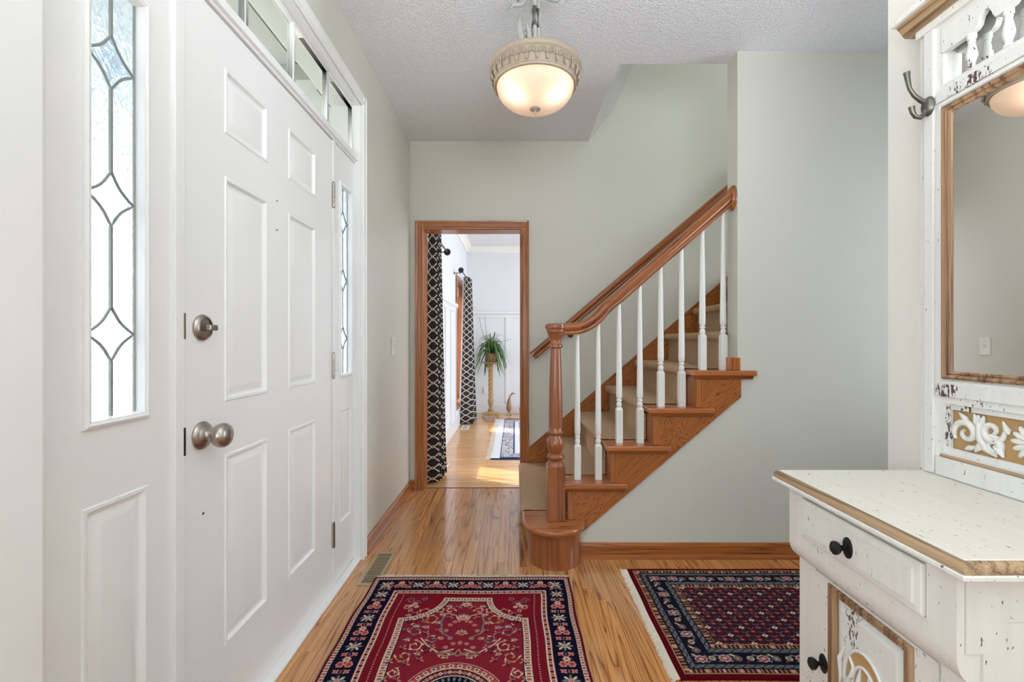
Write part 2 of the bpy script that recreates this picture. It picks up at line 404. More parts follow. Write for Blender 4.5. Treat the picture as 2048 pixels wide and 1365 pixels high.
struct(MB().box(.5, 4.3, YS2-.2, YB+.12, 5.0, 5.1).build('ceiling_upper', 'ceiling'))

# dining room shell
W1 = (3.70, 4.39, .30, 1.93); W2 = (5.83, 6.52, .30, 1.93); XD = -.76; HD = 2.61
b = MB().holed(YB+.12, 7.25, 0, HD+.1, [W1, W2], XD-.17, XD)
struct(b.build('wall_dining_left', 'wall_white'), 'white dining room wall with two windows')
struct(MB().box(XD-.2, 3.1, 7.09, 7.2, 0, HD+.1).build('wall_far', 'wall_white'), 'white far wall of the dining room')
struct(MB().box(3.05, 3.15, YB+.12, 7.2, 0, HD+.1).build('wall_dining_right', 'wall_white'))
struct(MB().box(XD-.2, 3.1, YB+.12, 7.2, HD, HD+.1).build('ceiling_dining', 'wall_white'))
struct(MB().box(DO1, 3.05, YB+.12, YB+.13, 0, HD).build('wall_dining_near', 'wall_white'))

# crown, wainscot, dining baseboards
cr = [(0, 0), (.09, 0), (.09, -.015), (.075, -.02), (.03, -.065), (.02, -.09), (0, -.09)]
struct(MB().prism([(XD+a, HD+c) for a, c in cr], 'Y', YB+.13, 7.09).prism([(7.09-a, HD+c) for a, c in cr], 'X', XD, 3.05).build('trim_crown', 'crown'))
wc = MB()
for y0, y1 in ((YB+.13, W1[0]-.07), (W1[1]+.07, W2[0]-.07), (W2[1]+.07, 7.09)):
    wc.box(XD, XD+.012, y0, y1, 1.50, 1.56).box(XD, XD+.035, y0, y1, 1.56, 1.60).box(XD, XD+.02, y0, y1, 1.545, 1.56)
    wc.box(XD, XD+.016, y0, y1, 0, .14)
    n = max(1, round((y1-y0)/.42))
    for k in range(n+1):
        yy = y0+(y1-y0-.05)*k/n; wc.box(XD, XD+.0119, yy, yy+.05, .14, 1.50)
for zb in (W1, W2): wc.box(XD, XD+.016, zb[0]-.07, zb[1]+.07, 0, .14)
struct(wc.build('trim_wainscot_left', 'wainscot', bevel=.002))
wc = MB().box(XD, 3.05, 7.078, 7.09, 1.50, 1.56).box(XD, 3.05, 7.055, 7.09, 1.56, 1.60).box(XD, 3.05, 7.07, 7.09, 1.545, 1.56).box(XD, 3.05, 7.072, 7.09, 0, .14)
for k in range(9): wc.box(-.72+k*.52+.05, -.72+k*.52+.10, 7.0781, 7.09, .14, 1.50)
struct(wc.build('trim_wainscot_far', 'wainscot', bevel=.002))

def bb(poly_fn, axis, a, b_): return MB().prism(poly_fn, axis, a, b_)
BP = [(0, 0), (.024, 0), (.022, .014), (.013, .02), (.013, .066), (.008, .078), (0, .080)]
struct(MB().prism([(XL+a, c) for a, c in BP], 'Y', 2.385, YB).build('baseboard_left', 'oak_Y'), 'oak baseboard on the left wall')
struct(MB().prism([(YB-a, c) for a, c in BP], 'X', XL, DO0-.066).build('baseboard_back', 'oak_X'))
struct(MB().prism([(YS-a, c) for a, c in BP], 'X', .33, 3.1).build('baseboard_stair', 'oak_X'), 'oak baseboard under the stairs')
struct(MB().prism([(XR-a, c) for a, c in BP], 'Y', -2.6, 1.41).build('baseboard_right', 'oak_Y'))

# doorway casing: side and head boards
cp = [(0, 0), (.065, 0), (.065, .02), (.052, .017), (.048, .013), (.02, .011), (.012, .014), (.004, .012), (0, .008)]
def casing(name, mats, x0, x1, zt, Y):
    root = MB().prism([(x0-a, Y-d) for a, d in cp], 'Z', 0, zt+.065).build(name, mats[0]); struct(root, 'oak casing and jamb of the dining room doorway', 'doorway')
    MB().prism([(x1+a, Y-d) for a, d in cp], 'Z', 0, zt+.065).build('casing_side', mats[0], root)
    MB().prism([(Y-d, zt+a) for a, d in cp], 'X', x0-.05, x1+.05).build('casing_head', mats[1], root)
    MB().box(x0-.012, x0+.002, Y-.006, Y+.13, 0, zt).build('jamb', mats[0], root)
    MB().box(x1-.002, x1+.012, Y-.006, Y+.13, 0, zt).build('jamb', mats[0], root)
    MB().box(x0-.012, x1+.012, Y-.006, Y+.13, zt-.002, zt+.012).build('jamb_head', mats[1], root)
    return root
casing('trim_doorway', ('oak_Z', 'oak_X'), DO0, DO1, DOZ, YB)
struct(MB().box(DO0, DO1, YB+.05, YB+.062, -.001, .0012).build('trim_threshold', 'gap'))

# ------------------------------------------------------------------ dining windows
def dwindow(name, W, label, oakr):
    y0, y1, z0, z1 = W
    root = MB().holed(y0-.06, y1+.06, z0-.06, z1+.06, [W], XD, XD+.016).build(name, 'oak_Z', bevel=.003); struct(root, label, 'window')
    MB().holed(y0, y1, z0, z1, [(y0+.015, y1-.015, z0+.015, z1-.015)], XD-.17, XD).build('window_frame', 'oak_Z', root)
    MB().holed(y0+.015, y1-.015, z0+.015, z1-.015, [(y0+.055, y1-.055, z0+.055, z1-.055)], XD-.13, XD-.10).build('sash', 'oak_Z', root)
    g = MB()
    my = (y0+y1)/2
    g.box(XD-.122, XD-.108, my-.007, my+.007, z0+.055, z1-.055)
    for k in range(1, 5):
        zz = z0+.055+(z1-z0-.11)*k/5; g.box(XD-.122, XD-.108, y0+.055, y1-.055, zz-.006, zz+.006)
    g.build('muntin', 'trim_white', root)
    MB().box(XD-.117, XD-.113, y0+.055, y1-.055, z0+.055, z1-.055).build('pane', 'glass', root)
    MB().box(XD-.09, XD-.05, y0+.02, y1-.02, z1-.16, z1-.02).build('raised_blind', 'trim_white', root, bevel=.004)
dwindow('window_1', W1, 'oak framed dining room window nearer the doorway', None)
dwindow('window_2', W2, 'oak framed dining room window nearer the plant', None)

# ------------------------------------------------------------------ front door unit
PR = [(0, 0), (.003, .003), (.010, .003), (.016, -.007), (.022, -.0075), (.040, -.0005), (.044, 0.0)]
def panel_part(y0, y1, z0, z1, parent, x=DX, mat='trim_white', sg=1, PR=PR):
    return MB().rings(y0, y1, z0, z1, PR, x, sg).cap().build('panel', mat, parent, smooth=True, angle=20)
COLS = [(1.288, 1.512), (1.652, 1.876)]; ROWS = [(1.726, 1.914), (.957, 1.602), (.258, .807)]
DY0, DY1 = 1.128, 2.040
door = MB().holed(DY0, DY1, .016, 2.040, [(*c, *r) for c in COLS for r in ROWS], DX)
door.box(DX-.045, DX-.0085, DY0, DY1, .016, 2.040)
for a, b_, c_, d_ in ((DY0, DY1, .016, None), (DY0, DY1, 2.040, None)): door.quad((DX, a, c_), (DX, b_, c_), (DX-.01, b_, c_), (DX-.01, a, c_))
for yy in (DY0, DY1): door.quad((DX, yy, .016), (DX, yy, 2.04), (DX-.01, yy, 2.04), (DX-.01, yy, .016))
door = struct(door.build('door_1', 'trim_white'), 'white six-panel front door with brushed nickel knob and deadbolt', 'door')
for c_ in COLS:
    for r_ in ROWS: panel_part(*c_, *r_, door)
# knob and deadbolt
kb = MB().lathe([(.0, 0), (.036, 0), (.037, .004), (.034, .009), (.027, .012), (.026, .0125)], (DX, 1.193, .8815), 'X', 32, cap=False).build('knob_rose', 'nickel', door, smooth=True)
MB().lathe([(.027, .0105), (.022, .016), (.015, .019), (.0125, .022), (.0115, .030), (.0115, .036), (.020, .038), (.029, .044), (.0325, .053), (.032, .062), (.027, .070), (.015, .0755), (.0005, .077)], (DX, 1.193, .8815), 'X', 32, cap=False).build('knob', 'nickel', kb, smooth=True)
MB().lathe([(.0005, .0), (.004, .0)], (DX+.0125, 1.178, .876), 'X', 10).build('set_screw_hole', 'gap', kb)
dbolt = MB().lathe([(.0, 0), (.034, 0), (.035, .005), (.031, .011), (.0265, .0125), (.026, .009), (.0005, .0095)], (DX, 1.194, 1.166), 'X', 32, cap=False).build('deadbolt', 'nickel', door, smooth=True)
MB().box(DX+.009, DX+.034, 1.180, 1.212, 1.158, 1.174).build('thumb_turn', 'nickel', dbolt, bevel=.0035)
MB().lathe([(.0005, 0), (.0035, .0), (.003, .0012), (.0005, .0013)], (DX, 1.2, .672), 'X', 12, cap=False).build('screw_hole', 'gap', door)
for zz in (1.618, 1.517): MB().lathe([(.0005, 0), (.003, .0), (.002, .006), (.0005, .0065)], (DX, 1.569, zz), 'X', 8, cap=False).build('nail_hook', 'nickel', door)
for z0, z1 in ((1.738, 1.850), (.963, 1.075), (.195, .307)):
    h = MB()
    n = 5; hh_ = (z1-z0)/n
    for k in range(n): h.lathe([(.0072, z0+k*hh_+.0008), (.0072, z0+(k+1)*hh_-.0008)], (DX+.006, 2.048, 0), 'Z', 12)
    h.lathe([(.004, z0-.004), (.006, z0-.002), (.004, z0)], (DX+.006, 2.048, 0), 'Z', 10).lathe([(.004, z1), (.006, z1+.002), (.003, z1+.006)], (DX+.006, 2.048, 0), 'Z', 10)
    h.build('hinge', 'nickel', door, smooth=True)
# frame: jambs, mullions, heads, threshold
fr = MB()
JX0, JX1 = DX-.12, DX+.008
for y0, y1 in ((1.092, 1.124), (2.044, 2.072)): fr.box(JX0, JX1, y0, y1, 0, 2.044)
fr.box(JX0, JX1, .757, 2.33, 2.046, 2.098)
fr.box(JX0, JX1+.012, .757, 2.33, 2.056, 2.076)
fr.box(JX0, XL, .757, .762, 0, 2.35).box(JX0, XL, 2.325, 2.33, 0, 2.35).box(JX0, XL, .757, 2.33, 2.345, 2.35)
frm = struct(fr.build('trim_door_frame', 'trim_white', bevel=.002), 'white frame between front door, sidelights and transom')
for z0, z1 in ((1.135, 1.2), (.845, .915)): MB().box(DX-.01, DX+.0092, 1.119, 1.1248, z0, z1).build('strike_plate', 'nickel' if z0 > 1 else 'iron', frm)
MB().box(DX-.12, DX+.036, .757, 2.33, 0, .014).build('threshold', 'trim_white', frm, bevel=.004)
# casing on the wall face
cs = MB(); cpp = [(0, 0), (.055, 0), (.055, .014), (.045, .017), (.040, .012), (.022, .010), (.016, .015), (.008, .015), (.004, .010), (0, .008)]
cs.prism([(XL+d, 2.33+a) for a, d in cpp], 'Z', 0, 2.35+.055).prism([(XL+d, .757-a) for a, d in [(0, 0), (.08, 0), (.08, .010), (.010, .013), (.004, .011), (0, .008)]], 'Z', 0, 2.35+.055)
cs.prism([(XL+d, 2.35+a) for a, d in cpp][::1], 'Y', .757-.05, 2.33+.05) if False else None
i = len(cs.v)
for a, d in cpp: cs.v.append((XL+d, .757-a, 2.35+a))
for a, d in cpp: cs.v.append((XL+d, 2.33+a, 2.35+a))
n = len(cpp)
for k in range(n): cs.f.append((i+k, i+(k+1) % n, i+n+(k+1) % n, i+n+k))
struct(cs.build('trim_entry_casing', 'trim_white'), 'white moulded casing around the whole entry')

# sidelights
def diamond_cames(yc, zs, parent):
    hw, hh2 = .0555, .057
    for zc in zs:
        pts = []
        for a, b_ in (((0, hh2), (hw, 0)), ((hw, 0), (0, -hh2)), ((0, -hh2), (-hw, 0)), ((-hw, 0), (0, hh2))):
            for k in range(6):
                u = k/6; y_ = a[0]+(b_[0]-a[0])*u; z_ = a[1]+(b_[1]-a[1])*u; q = 1-.28*math.sin(PI*u)*.6
                pts.append((GX+.003, yc+y_*q, zc+z_*q))
        MB().tube(pts+[pts[0]], .0030, 6, up=(1, 0, 0)).build('diamond_came', 'came', parent, smooth=True)
        m = MB(); poly = pts
        m.v = [(GX+.0045, p[1], p[2]) for p in poly]+[(GX+.0075, yc+(p[1]-yc)*.72, zc+(p[2]-zc)*.72) for p in poly]
        n = len(poly)
        m.f = [(k, (k+1) % n, n+(k+1) % n, n+k) for k in range(n)]+[tuple(range(n, 2*n))]
        m.build('bevelled_diamond', 'bevel', parent)
GX = DX-.016
def sidelight(name, y0, y1, py0, py1, label):
    root = MB().holed(y0, y1, .016, 2.044, [(py0, py1, .957, 1.890), (py0, py1, .258, .807)], DX)
    root.box(DX-.045, DX-.03, y0, y1, .016, .95).box(DX-.045, DX-.03, y0, y1, 1.895, 2.044)
    root = struct(root.build(name, 'trim_white'), label, 'window')
    panel_part(py0, py1, .258, .807, root)
    MB().rings(py0, py1, .957, 1.89, [(0, 0), (.002, .006), (.008, .009), (.014, .006), (.0155, .006), (.0185, -.016)], DX, 1).build('glass_frame', 'trim_white', root, smooth=True, angle=25)
    g0, g1, z0, z1 = py0+.015, py1-.015, .975, 1.875; yc = (g0+g1)/2
    MB().box(GX-.004, GX, g0, g1, z0-.005, z1+.005).build('pane', 'obscure', root)
    zs = [1.145, 1.427, 1.711]
    diamond_cames(yc, zs, root)
    cuts = [z0, *[c for z in zs for c in (z-.057, z+.057)], z1]
    for a, b_ in zip(cuts[::2], cuts[1::2]): MB().box(GX, GX+.005, yc-.0027, yc+.0027, a, b_).build('came', 'came', root)
    for yy in (g0+.006, g1-.006): MB().box(GX, GX+.004, yy-.0015, yy+.0015, z0, z1).build('came', 'came', root)
sidelight('window_3', .762, 1.092, .862, 1.020, 'leaded sidelight window left of the front door')
sidelight('window_4', 2.072, 2.325, 2.127, 2.288, 'leaded sidelight window right of the front door')
# transom
tz0, tz1 = 2.098, 2.345; ed = [.762, 1.10, 1.407, 1.708, 2.017, 2.325]
tr = MB().holed(ed[0], ed[-1], tz0, tz1, [(a+.009, b_-.009, tz0+.014, tz1-.014) for a, b_ in zip(ed, ed[1:])], DX-.03, DX-.006)
tr = struct(tr.build('window_5', 'trim_white', bevel=.002), 'five-pane transom window above the front door', 'window')
for a, b_ in zip(ed, ed[1:]): MB().box(DX-.020, DX-.017, a+.008, b_-.008, tz0+.012, tz1-.012).build('pane', 'glass', tr)
# outside porch
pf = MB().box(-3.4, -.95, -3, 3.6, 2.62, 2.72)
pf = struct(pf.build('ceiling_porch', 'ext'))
pcache = None
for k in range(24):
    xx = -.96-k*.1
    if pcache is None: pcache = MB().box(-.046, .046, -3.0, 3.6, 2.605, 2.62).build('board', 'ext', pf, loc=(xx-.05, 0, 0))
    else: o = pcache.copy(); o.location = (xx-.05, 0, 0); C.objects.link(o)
bm_ = MB()
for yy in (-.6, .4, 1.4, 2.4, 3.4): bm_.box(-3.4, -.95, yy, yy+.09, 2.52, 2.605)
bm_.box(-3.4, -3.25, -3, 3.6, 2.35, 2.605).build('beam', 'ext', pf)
struct(MB().box(-30, -.95, -25, 30, -.3, -.12).build('ground', 'grass'))
struct(MB().box(-3.2, -.95, -3, 3.4, -.12, -.03).build('floor_porch', 'porch_floor'))

# ------------------------------------------------------------------ staircase
RUN = .2211; RIS = .1935; XR2 = .277; Z1 = .205
def xr(k): return XR2+(k-2)*RUN
def zk(k): return Z1+(k-1)*RIS
NK = 9
st = thing('staircase', 'oak stair flight rising right from a rounded starting step', 'staircase', (.2, 2.33, 0))
YF = YS-.016
YW = YB-.022
# starting step
cx, cy, R = .205, 2.345, .135
def bull(cx0, hw, cyy, y_back, n=18):
    return [(cx0+hw*math.cos(a), cyy+hw*.98*math.sin(a)) for a in [PI+PI*k/n for k in range(n+1)]]+[(cx0+hw, y_back), (cx0-hw, y_back)]
MB().prism(bull(cx, .133, cy, YW), 'Z', 0, Z1-.03).build('starting_riser', 'newel', st, smooth=True)
tb = MB().prism(bull(cx-.005, .163, cy, YW), 'Z', Z1-.030, Z1).build('tread', 'tread', st, bevel=.013, seg=4); lab(tb, 'rounded starting tread')
MB().prism(bull(cx, .146, cy, YW), 'Z', Z1-.045, Z1-.030).build('cove_moulding', 'newel', st, bevel=.006)
for k in range(2, NK):
    z = zk(k); x0 = xr(k)-.03; x1 = xr(k+1)+.005
    yfr = YF-.032 if k <= 5 else YS2+.002
    tr_ = MB().prism([(x0, z-.028), (x1 if k > 5 else xr(k+1)+.082, z-.028), (x1 if k > 5 else xr(k+1)+.082, z), (x0, z)], 'Y', yfr, YF+.06) if k <= 5 else MB()
    if k <= 5:
        tr_.box(x0, x1, YF+.06, YW, z-.028, z)
    else: tr_.box(x0, x1, yfr, YW, z-.028, z)
    tr_.build('tread', 'tread', st, bevel=.008, seg=3)
    yr = YF if k <= 5 else YS2+.002
    MB().box(xr(k), xr(k)+.018, yr, YW, z-RIS, z-.028).build('riser', 'oak_Z', st)
    if k <= 5:
        MB().box(xr(k)-.004, xr(k)+.030, YF-.006, YF+.02, z-RIS+.001, z-.029).build('riser_bracket', 'oak_Z', st, bevel=.002)
        MB().prism([(yfr+.014, z-.028), (YF, z-.028), (YF, z-.048), (YF-.006, z-.046)], 'X', x0+.012, xr(k+1)+.068).build('cove_moulding', 'oak_X', st)
# outer stringer: sawtooth board
pts = [(xr(2)+.01, zk(1)+.002)]
for k in range(2, 6): pts += [(xr(k)+.01, zk(k)-.028), (xr(k+1)+.01, zk(k)-.028)]
pts[-1] = (1.172, zk(5)-.028)
pts += [(1.172, .842), (.364, .152), (xr(2)+.01, .10)]
MB().prism(pts, 'Y', YF, YS).build('stringer', 'oak_slope', st)
# inner skirt on the back wall
sl = .862
sk = [(.104, 0), (.104, .317), (.12, .331+.0), (2.25, .317+sl*2.146), (2.25, .9), (.5, 0)]
MB().prism([(.104, .0), (.104, .317), (2.2, .317+sl*2.096), (2.2, 1.2), (.9, 0)], 'Y', YB-.02, YB).build('skirt_board', 'oak_slope', st)
MB().sweep([(-.007, -.006), (.007, -.006), (.007, .006), (-.007, .006)], [(.104, YB-.015, .320), (2.2, YB-.015, .320+sl*2.096)]).build('skirt_cap', 'rail', st)
# block against wall end on tread 5
MB().box(1.112, 1.172, YS-.012, YS2-.02, zk(5), zk(5)+.066).build('skirt_block', 'oak_Z', st, bevel=.004)

# carpet runner
cpt = thing('stair_carpet_runner', 'tan ribbed carpet runner over the stair treads', 'carpet', (.1, 3.0, Z1))
path = [(xr(1)+.03, 0.02)]
th = .010
prof = []
def nose(k, x, z):
    out = []
    for j in range(7):
        a = -PI/2-PI*j/6*.999 + 0
        out.append((x-.032+.018*math.cos(-PI/2-PI*j/6)*1.0, z-.012+.022*math.sin(-PI/2-PI*j/6)*1.0*-1*-1))
    return out
line = []
xs1 = cx-.133
for k in range(1, NK):
    xx = xs1 if k == 1 else xr(k); z = zk(k)
    line += [(xx-th, zk(k-1)+th+.004 if k > 1 else .03), (xx-th, z-.05), (xx-th-.006, z-.042)]
    for j in range(8):
        a = -PI/2-PI*j/7
        line.append((xx-.022+.023*math.cos(a), z-.012+.024*math.sin(a)))
    nx = xr(k+1)
    line += [(xx+.03, z+th), (nx-.04, z+th), (nx-th-.004, z+th+.001)]
m = MB(); ny = 14
y0c, y1c = 2.468, YB-.03
L = len(line)
for (a, z) in line:
    for j in range(ny+1):
        v_ = j/ny; yy = y0c+(y1c-y0c)*v_
        e = .006 if j == 0 else 0
        m.v.append((a+(.006 if j == 0 else 0), yy, z-(.007 if j == 0 else 0)))
for i_ in range(L-1):
    for j in range(ny):
        p = i_*(ny+1)+j; m.f.append((p, p+1, p+ny+2, p+ny+1))
m.build('runner', 'carpet', cpt, smooth=True, angle=80)

# railing
rl = thing('stair_railing', 'oak handrail on white turned balusters with a turned newel post', 'railing', (.21, 2.36, Z1))
NX, NY = .212, 2.355
nw = MB()
hw = .046
z0n = Z1; z1n = Z1+.285
nw.box(NX-hw, NX+hw, NY-hw, NY+hw, z0n, z1n)
sqb = nw.build('newel_post', 'newel', rl, bevel=.004)
P_ = [(.046, 0), (.040, .012), (.030, .020), (.044, .030), (.046, .040), (.040, .050), (.030, .056), (.034, .062), (.043, .085), (.046, .105), (.040, .125), (.030, .140), (.028, .146), (.040, .152), (.042, .160), (.034, .170), (.036, .19), (.0365, .26), (.034, .38), (.030, .50), (.0265, .565), (.026, .580), (.036, .588), (.036, .598), (.028, .604), (.027, .625), (.038, .640), (.042, .650), (.034, .655), (.033, .66)]
ztop = 1.175
kz = (ztop-z1n)/.66
MB().lathe([(r, z1n+h*kz) for r, h in P_], (NX, NY, 0), 'Z', 28).build('newel_shaft', 'newel', sqb, smooth=True, angle=50)
MB().lathe([(.036, 1.165), (.044, 1.172), (.048, 1.182), (.047, 1.190), (.053, 1.194), (.056, 1.205), (.054, 1.216), (.046, 1.222), (.0005, 1.224)], (NX, NY, 0), 'Z', 32, cap=False).build('newel_cap', 'newel', sqb, smooth=True)
# rail path
def railz(x): return 1.525+.88*(x-.735)
rp = []
ctrl = [(.235, 1.193), (.28, 1.193), (.33, 1.197), (.38, 1.215), (.43, 1.250), (.49, railz(.49)+.006), (.56, railz(.56))]
for j in range(len(ctrl)-1):
    p0 = ctrl[max(j-1, 0)]; p1 = ctrl[j]; p2 = ctrl[j+1]; p3 = ctrl[min(j+2, len(ctrl)-1)]
    for k in range(5):
        u = k/5
        f = lambda a, b_, c, d: .5*((2*b_)+(-a+c)*u+(2*a-5*b_+4*c-d)*u*u+(-a+3*b_-3*c+d)*u**3)
        rp.append((f(p0[0], p1[0], p2[0], p3[0]), f(p0[1], p1[1], p2[1], p3[1])))
rp += [(.56, railz(.56)), (.8, railz(.8)), (1.0, railz(1.0)), (1.150, railz(1.150))]
RY = 2.397
def ry(x): return NY+(RY-NY)*min(1, max(0, (x-.22)/.35))
RPF = [(-.014, -.030), (.014, -.030), (.018, -.020), (.016, -.012), (.026, -.004), (.031, .008), (.029, .020), (.019, .029), (0, .032), (-.019, .029), (-.029, .020), (-.031, .008), (-.026, -.004), (-.016, -.012), (-.018, -.020)]
MB().sweep(RPF, [(a, ry(a), z) for a, z in rp]).build('handrail', 'rail', rl, smooth=True, angle=35)
ros = MB().lathe([(.0005, -.022), (.030, -.022), (.038, -.018), (.041, -.010), (.046, -.008), (.048, 0)], (XE, 2.405, railz(1.15)+.003), 'X', 32, cap=False, sx=1.0, sy=1.42)
ros.build('rosette', 'oak_Z', rl, smooth=True)
BX = [.3315+.1105*k for k in range(8)]
for k, bx in enumerate(BX):
    step = 2+k//2; z0 = zk(step); zt = 0
    # rail underside
    zt = min(rp, key=lambda q: abs(q[0]-bx))[1] if bx < .56 else railz(bx)
    zt -= .034
    s_ = .0165
    bal = MB().box(bx-s_, bx+s_, RY-s_, RY+s_, z0, z0+.175)
    i = len(bal.v)
    q = .012
    bal.v += [(bx-s_, RY-s_, z0+.175), (bx+s_, RY-s_, z0+.175), (bx+s_, RY+s_, z0+.175), (bx-s_, RY+s_, z0+.175), (bx-q, RY-q, z0+.188), (bx+q, RY-q, z0+.188), (bx+q, RY+q, z0+.188), (bx-q, RY+q, z0+.188)]
    bal.f += [(i, i+1, i+5, i+4), (i+1, i+2, i+6, i+5), (i+2, i+3, i+7, i+6), (i+3, i, i+4, i+7)]
    H = zt-z0
    bal.lathe([(.009, .183), (.0115, .188), (.014, .197), (.0145, .205), (.012, .212), (.010, .218), (.0145, .222), (.0145, .228), (.0105, .232), (.013, .237), (.0155, .243), (.0160, .26), (.0155, .34), (.0125, .34+(H-.34)*.6), (.0095, H+.004)], (bx, RY, z0), 'Z', 16)
    bal.build('baluster', 'baluster', rl, smooth=True, angle=40)

# wall handrail on back wall
wr = thing('wall_handrail', 'oak handrail fixed to the wall behind the stairs', 'handrail', (.14, 3.34, 1.02))
WY = 3.345
wp = [(.145+j*.24, WY, 1.033+.855*j*.24) for j in range(8)]
MB().sweep(RPF, wp).build('rail', 'rail', wr, smooth=True, angle=35)
MB().sweep([(a*1.02, b_*1.02) for a, b_ in RPF], [(.130, WY, 1.020), (.150, WY, 1.037)]).build('rail_end', 'rail', wr)
for bx in (.42, 1.3):
    bz = 1.033+.855*(bx-.145)-.045
    MB().tube([(bx, YB-.001, bz-.045), (bx, YB-.04, bz-.045), (bx, WY, bz-.02), (bx, WY, bz+.018)], .007, 8).lathe([(.022, YB-.006), (.022, YB)], (bx, 0, bz-.045), 'Y', 16).build('bracket', 'iron', wr, smooth=True)

# ------------------------------------------------------------------ hall tree
ht = thing('hall_tree', 'distressed white hall tree with counter, drawer, mirror and coat hook', 'hall tree', (.95, .995, 0))
CY0, CY1 = .727, 1.264; CZ = .773; CF = .723
BY0, BY1 = .767, 1.234      # body ends
XU, XB = .750, .778         # upper / lower front planes
XF = 1.120                  # back frame face
xback = XR-.004
# counter: white lower lip + bare wood edge + painted top
MB().box(CF-.003, xback, CY0-.003, CY1+.003, CZ-.031, CZ-.0205).build('counter_lip', 'dist', ht, bevel=.003)
ce = MB()
for ins, z in ((0, CZ-.0198), (0, CZ-.012), (.004, CZ-.004), (.012, CZ-.0015), (.02, CZ-.003)):
    ce.v += [(CF+ins, CY0+ins, z), (xback-ins, CY0+ins, z), (xback-ins, CY1-ins, z), (CF+ins, CY1-ins, z)]
for j in range(4):
    for k in range(4): ce.f.append((4*j+k, 4*j+(k+1) % 4, 4*j+4+(k+1) % 4, 4*j+4+k))
ce.build('counter_edge', 'raw_y', ht, smooth=True, angle=60)
MB().box(CF+.011, xback-.001, CY0+.011, CY1-.011, CZ-.030, CZ).build('counter_top', 'dist_y', ht, bevel=.0015)
# body carcass
def side_profile():
    e = .004
    pts = [(xback, .10), (XB+e, .10), (XB+e, .545)]
    for k in range(1, 8):
        a = PI/2*k/7; pts.append((XB+e-(XB-XU)*(1-math.cos(a)), .545+.045*math.sin(a)))
    pts += [(XU+e, CZ-.0315), (xback, CZ-.0315)]
    return pts
for yy in (BY0+.001, BY1-.013): MB().prism(side_profile(), 'Y', yy, yy+.012).build('side_panel', 'dist', ht)
# side frame and recessed look on the near side
fp = MB()
fp.box(XB+.015, XB+.055, BY0-.003, BY0+.0005, .10, .60).box(XU+.015, XB+.055, BY0-.003, BY0+.0005, .60, CZ-.032).box(XB+.055, xback-.001, BY0-.003, BY0+.0005, .655, CZ-.032).box(XB+.055, xback-.001, BY0-.003, BY0+.0005, .10, .17)
fp.build('side_frame', 'dist', ht)
# front upper face with drawer opening
D = (.823, 1.175, .625, .725)
MB().holed(BY0, BY1, .592, CZ-.031, [D], XU, XU+.014).build('drawer_rail', 'dist', ht)
cv = MB()
cpv = [(XU, .592)]
for k in range(8):
    a = PI/2*k/7; cpv.append((XB-(XB-XU)*(math.sin(a)) if False else XU+(XB-XU)*(1-math.cos(a)), .592-.045*math.sin(a)))
cpv += [(XB+.01, .547), (XB+.01, .5918)]
MB().prism(cpv, 'Y', BY0-.0005, BY1+.0005).build('curved_apron', 'dist', ht, smooth=True, angle=30)
dr = MB().rings(D[0]+.002, D[1]-.002, D[2]+.002, D[3]-.002, [(0, -.012), (0, .006), (.002, .008), (.014, .009), (.016, .013), (.0165, .013)], XU, -1).cap().build('drawer', 'dist', ht)
def knob(y, z, x, parent):
    kr = MB().lathe([(.0005, .006), (.010, .006), (.016, .004), (.0205, .002), (.021, 0)], (x, y, z), 'X', 24, cap=False)
    kr.v = [(x-(p[0]-x), y+(p[1]-y)*.72, z+(p[2]-z)*1.12) for p in kr.v]
    kr = kr.build('knob', 'iron', parent, smooth=True)
    kk = MB().lathe([(.006, .003), (.005, .012), (.006, .016), (.011, .020), (.0145, .026), (.014, .032), (.009, .036), (.0005, .037)], (x, y, z), 'X', 20, cap=False)
    kk.v = [(x-(p[0]-x), y+(p[1]-y)*.85, z+(p[2]-z)*1.05) for p in kk.v]
    kk.f += []
    me = kk.build('knob_ball', 'iron', parent, smooth=True)
knob(1.0, .672, XU-.013, dr)
# lower front
LD = (.825, 1.166, .115, .5415)
MB().holed(BY0, BY1, .10, .5465, [LD], XB, XB+.014).build('front_frame', 'dist', ht)
MB().box(XB+.012, XB+.016, BY0+.02, BY1-.02, .10, .55).build('door_recess', 'gap', ht)
DP = (.876, 1.113, .165, .535-.0)
cd = MB().holed(LD[0]+.003, LD[1]-.003, LD[2], LD[3]-.001, [DP], XB-.003, XB+.010).build('cabinet_door', 'dist', ht)
MB().rings(*DP, [(0, -.001), (.001, .005), (.006, .007), (.012, .004), (.017, .0065), (.021, .001), (.022, -.007)], XB-.003, -1).build('panel_moulding', 'raw_z', cd, smooth=True, angle=60)
MB().rings(DP[0]+.02, DP[1]-.02, DP[2]+.02, DP[3]-.02, [(0, -.008), (.010, -.008), (.022, .001), (.0225, .001)], XB-.003, -1).cap().build('door_panel', 'dist_heavy', cd)
knob(1.134, .320, XB-.003, cd)
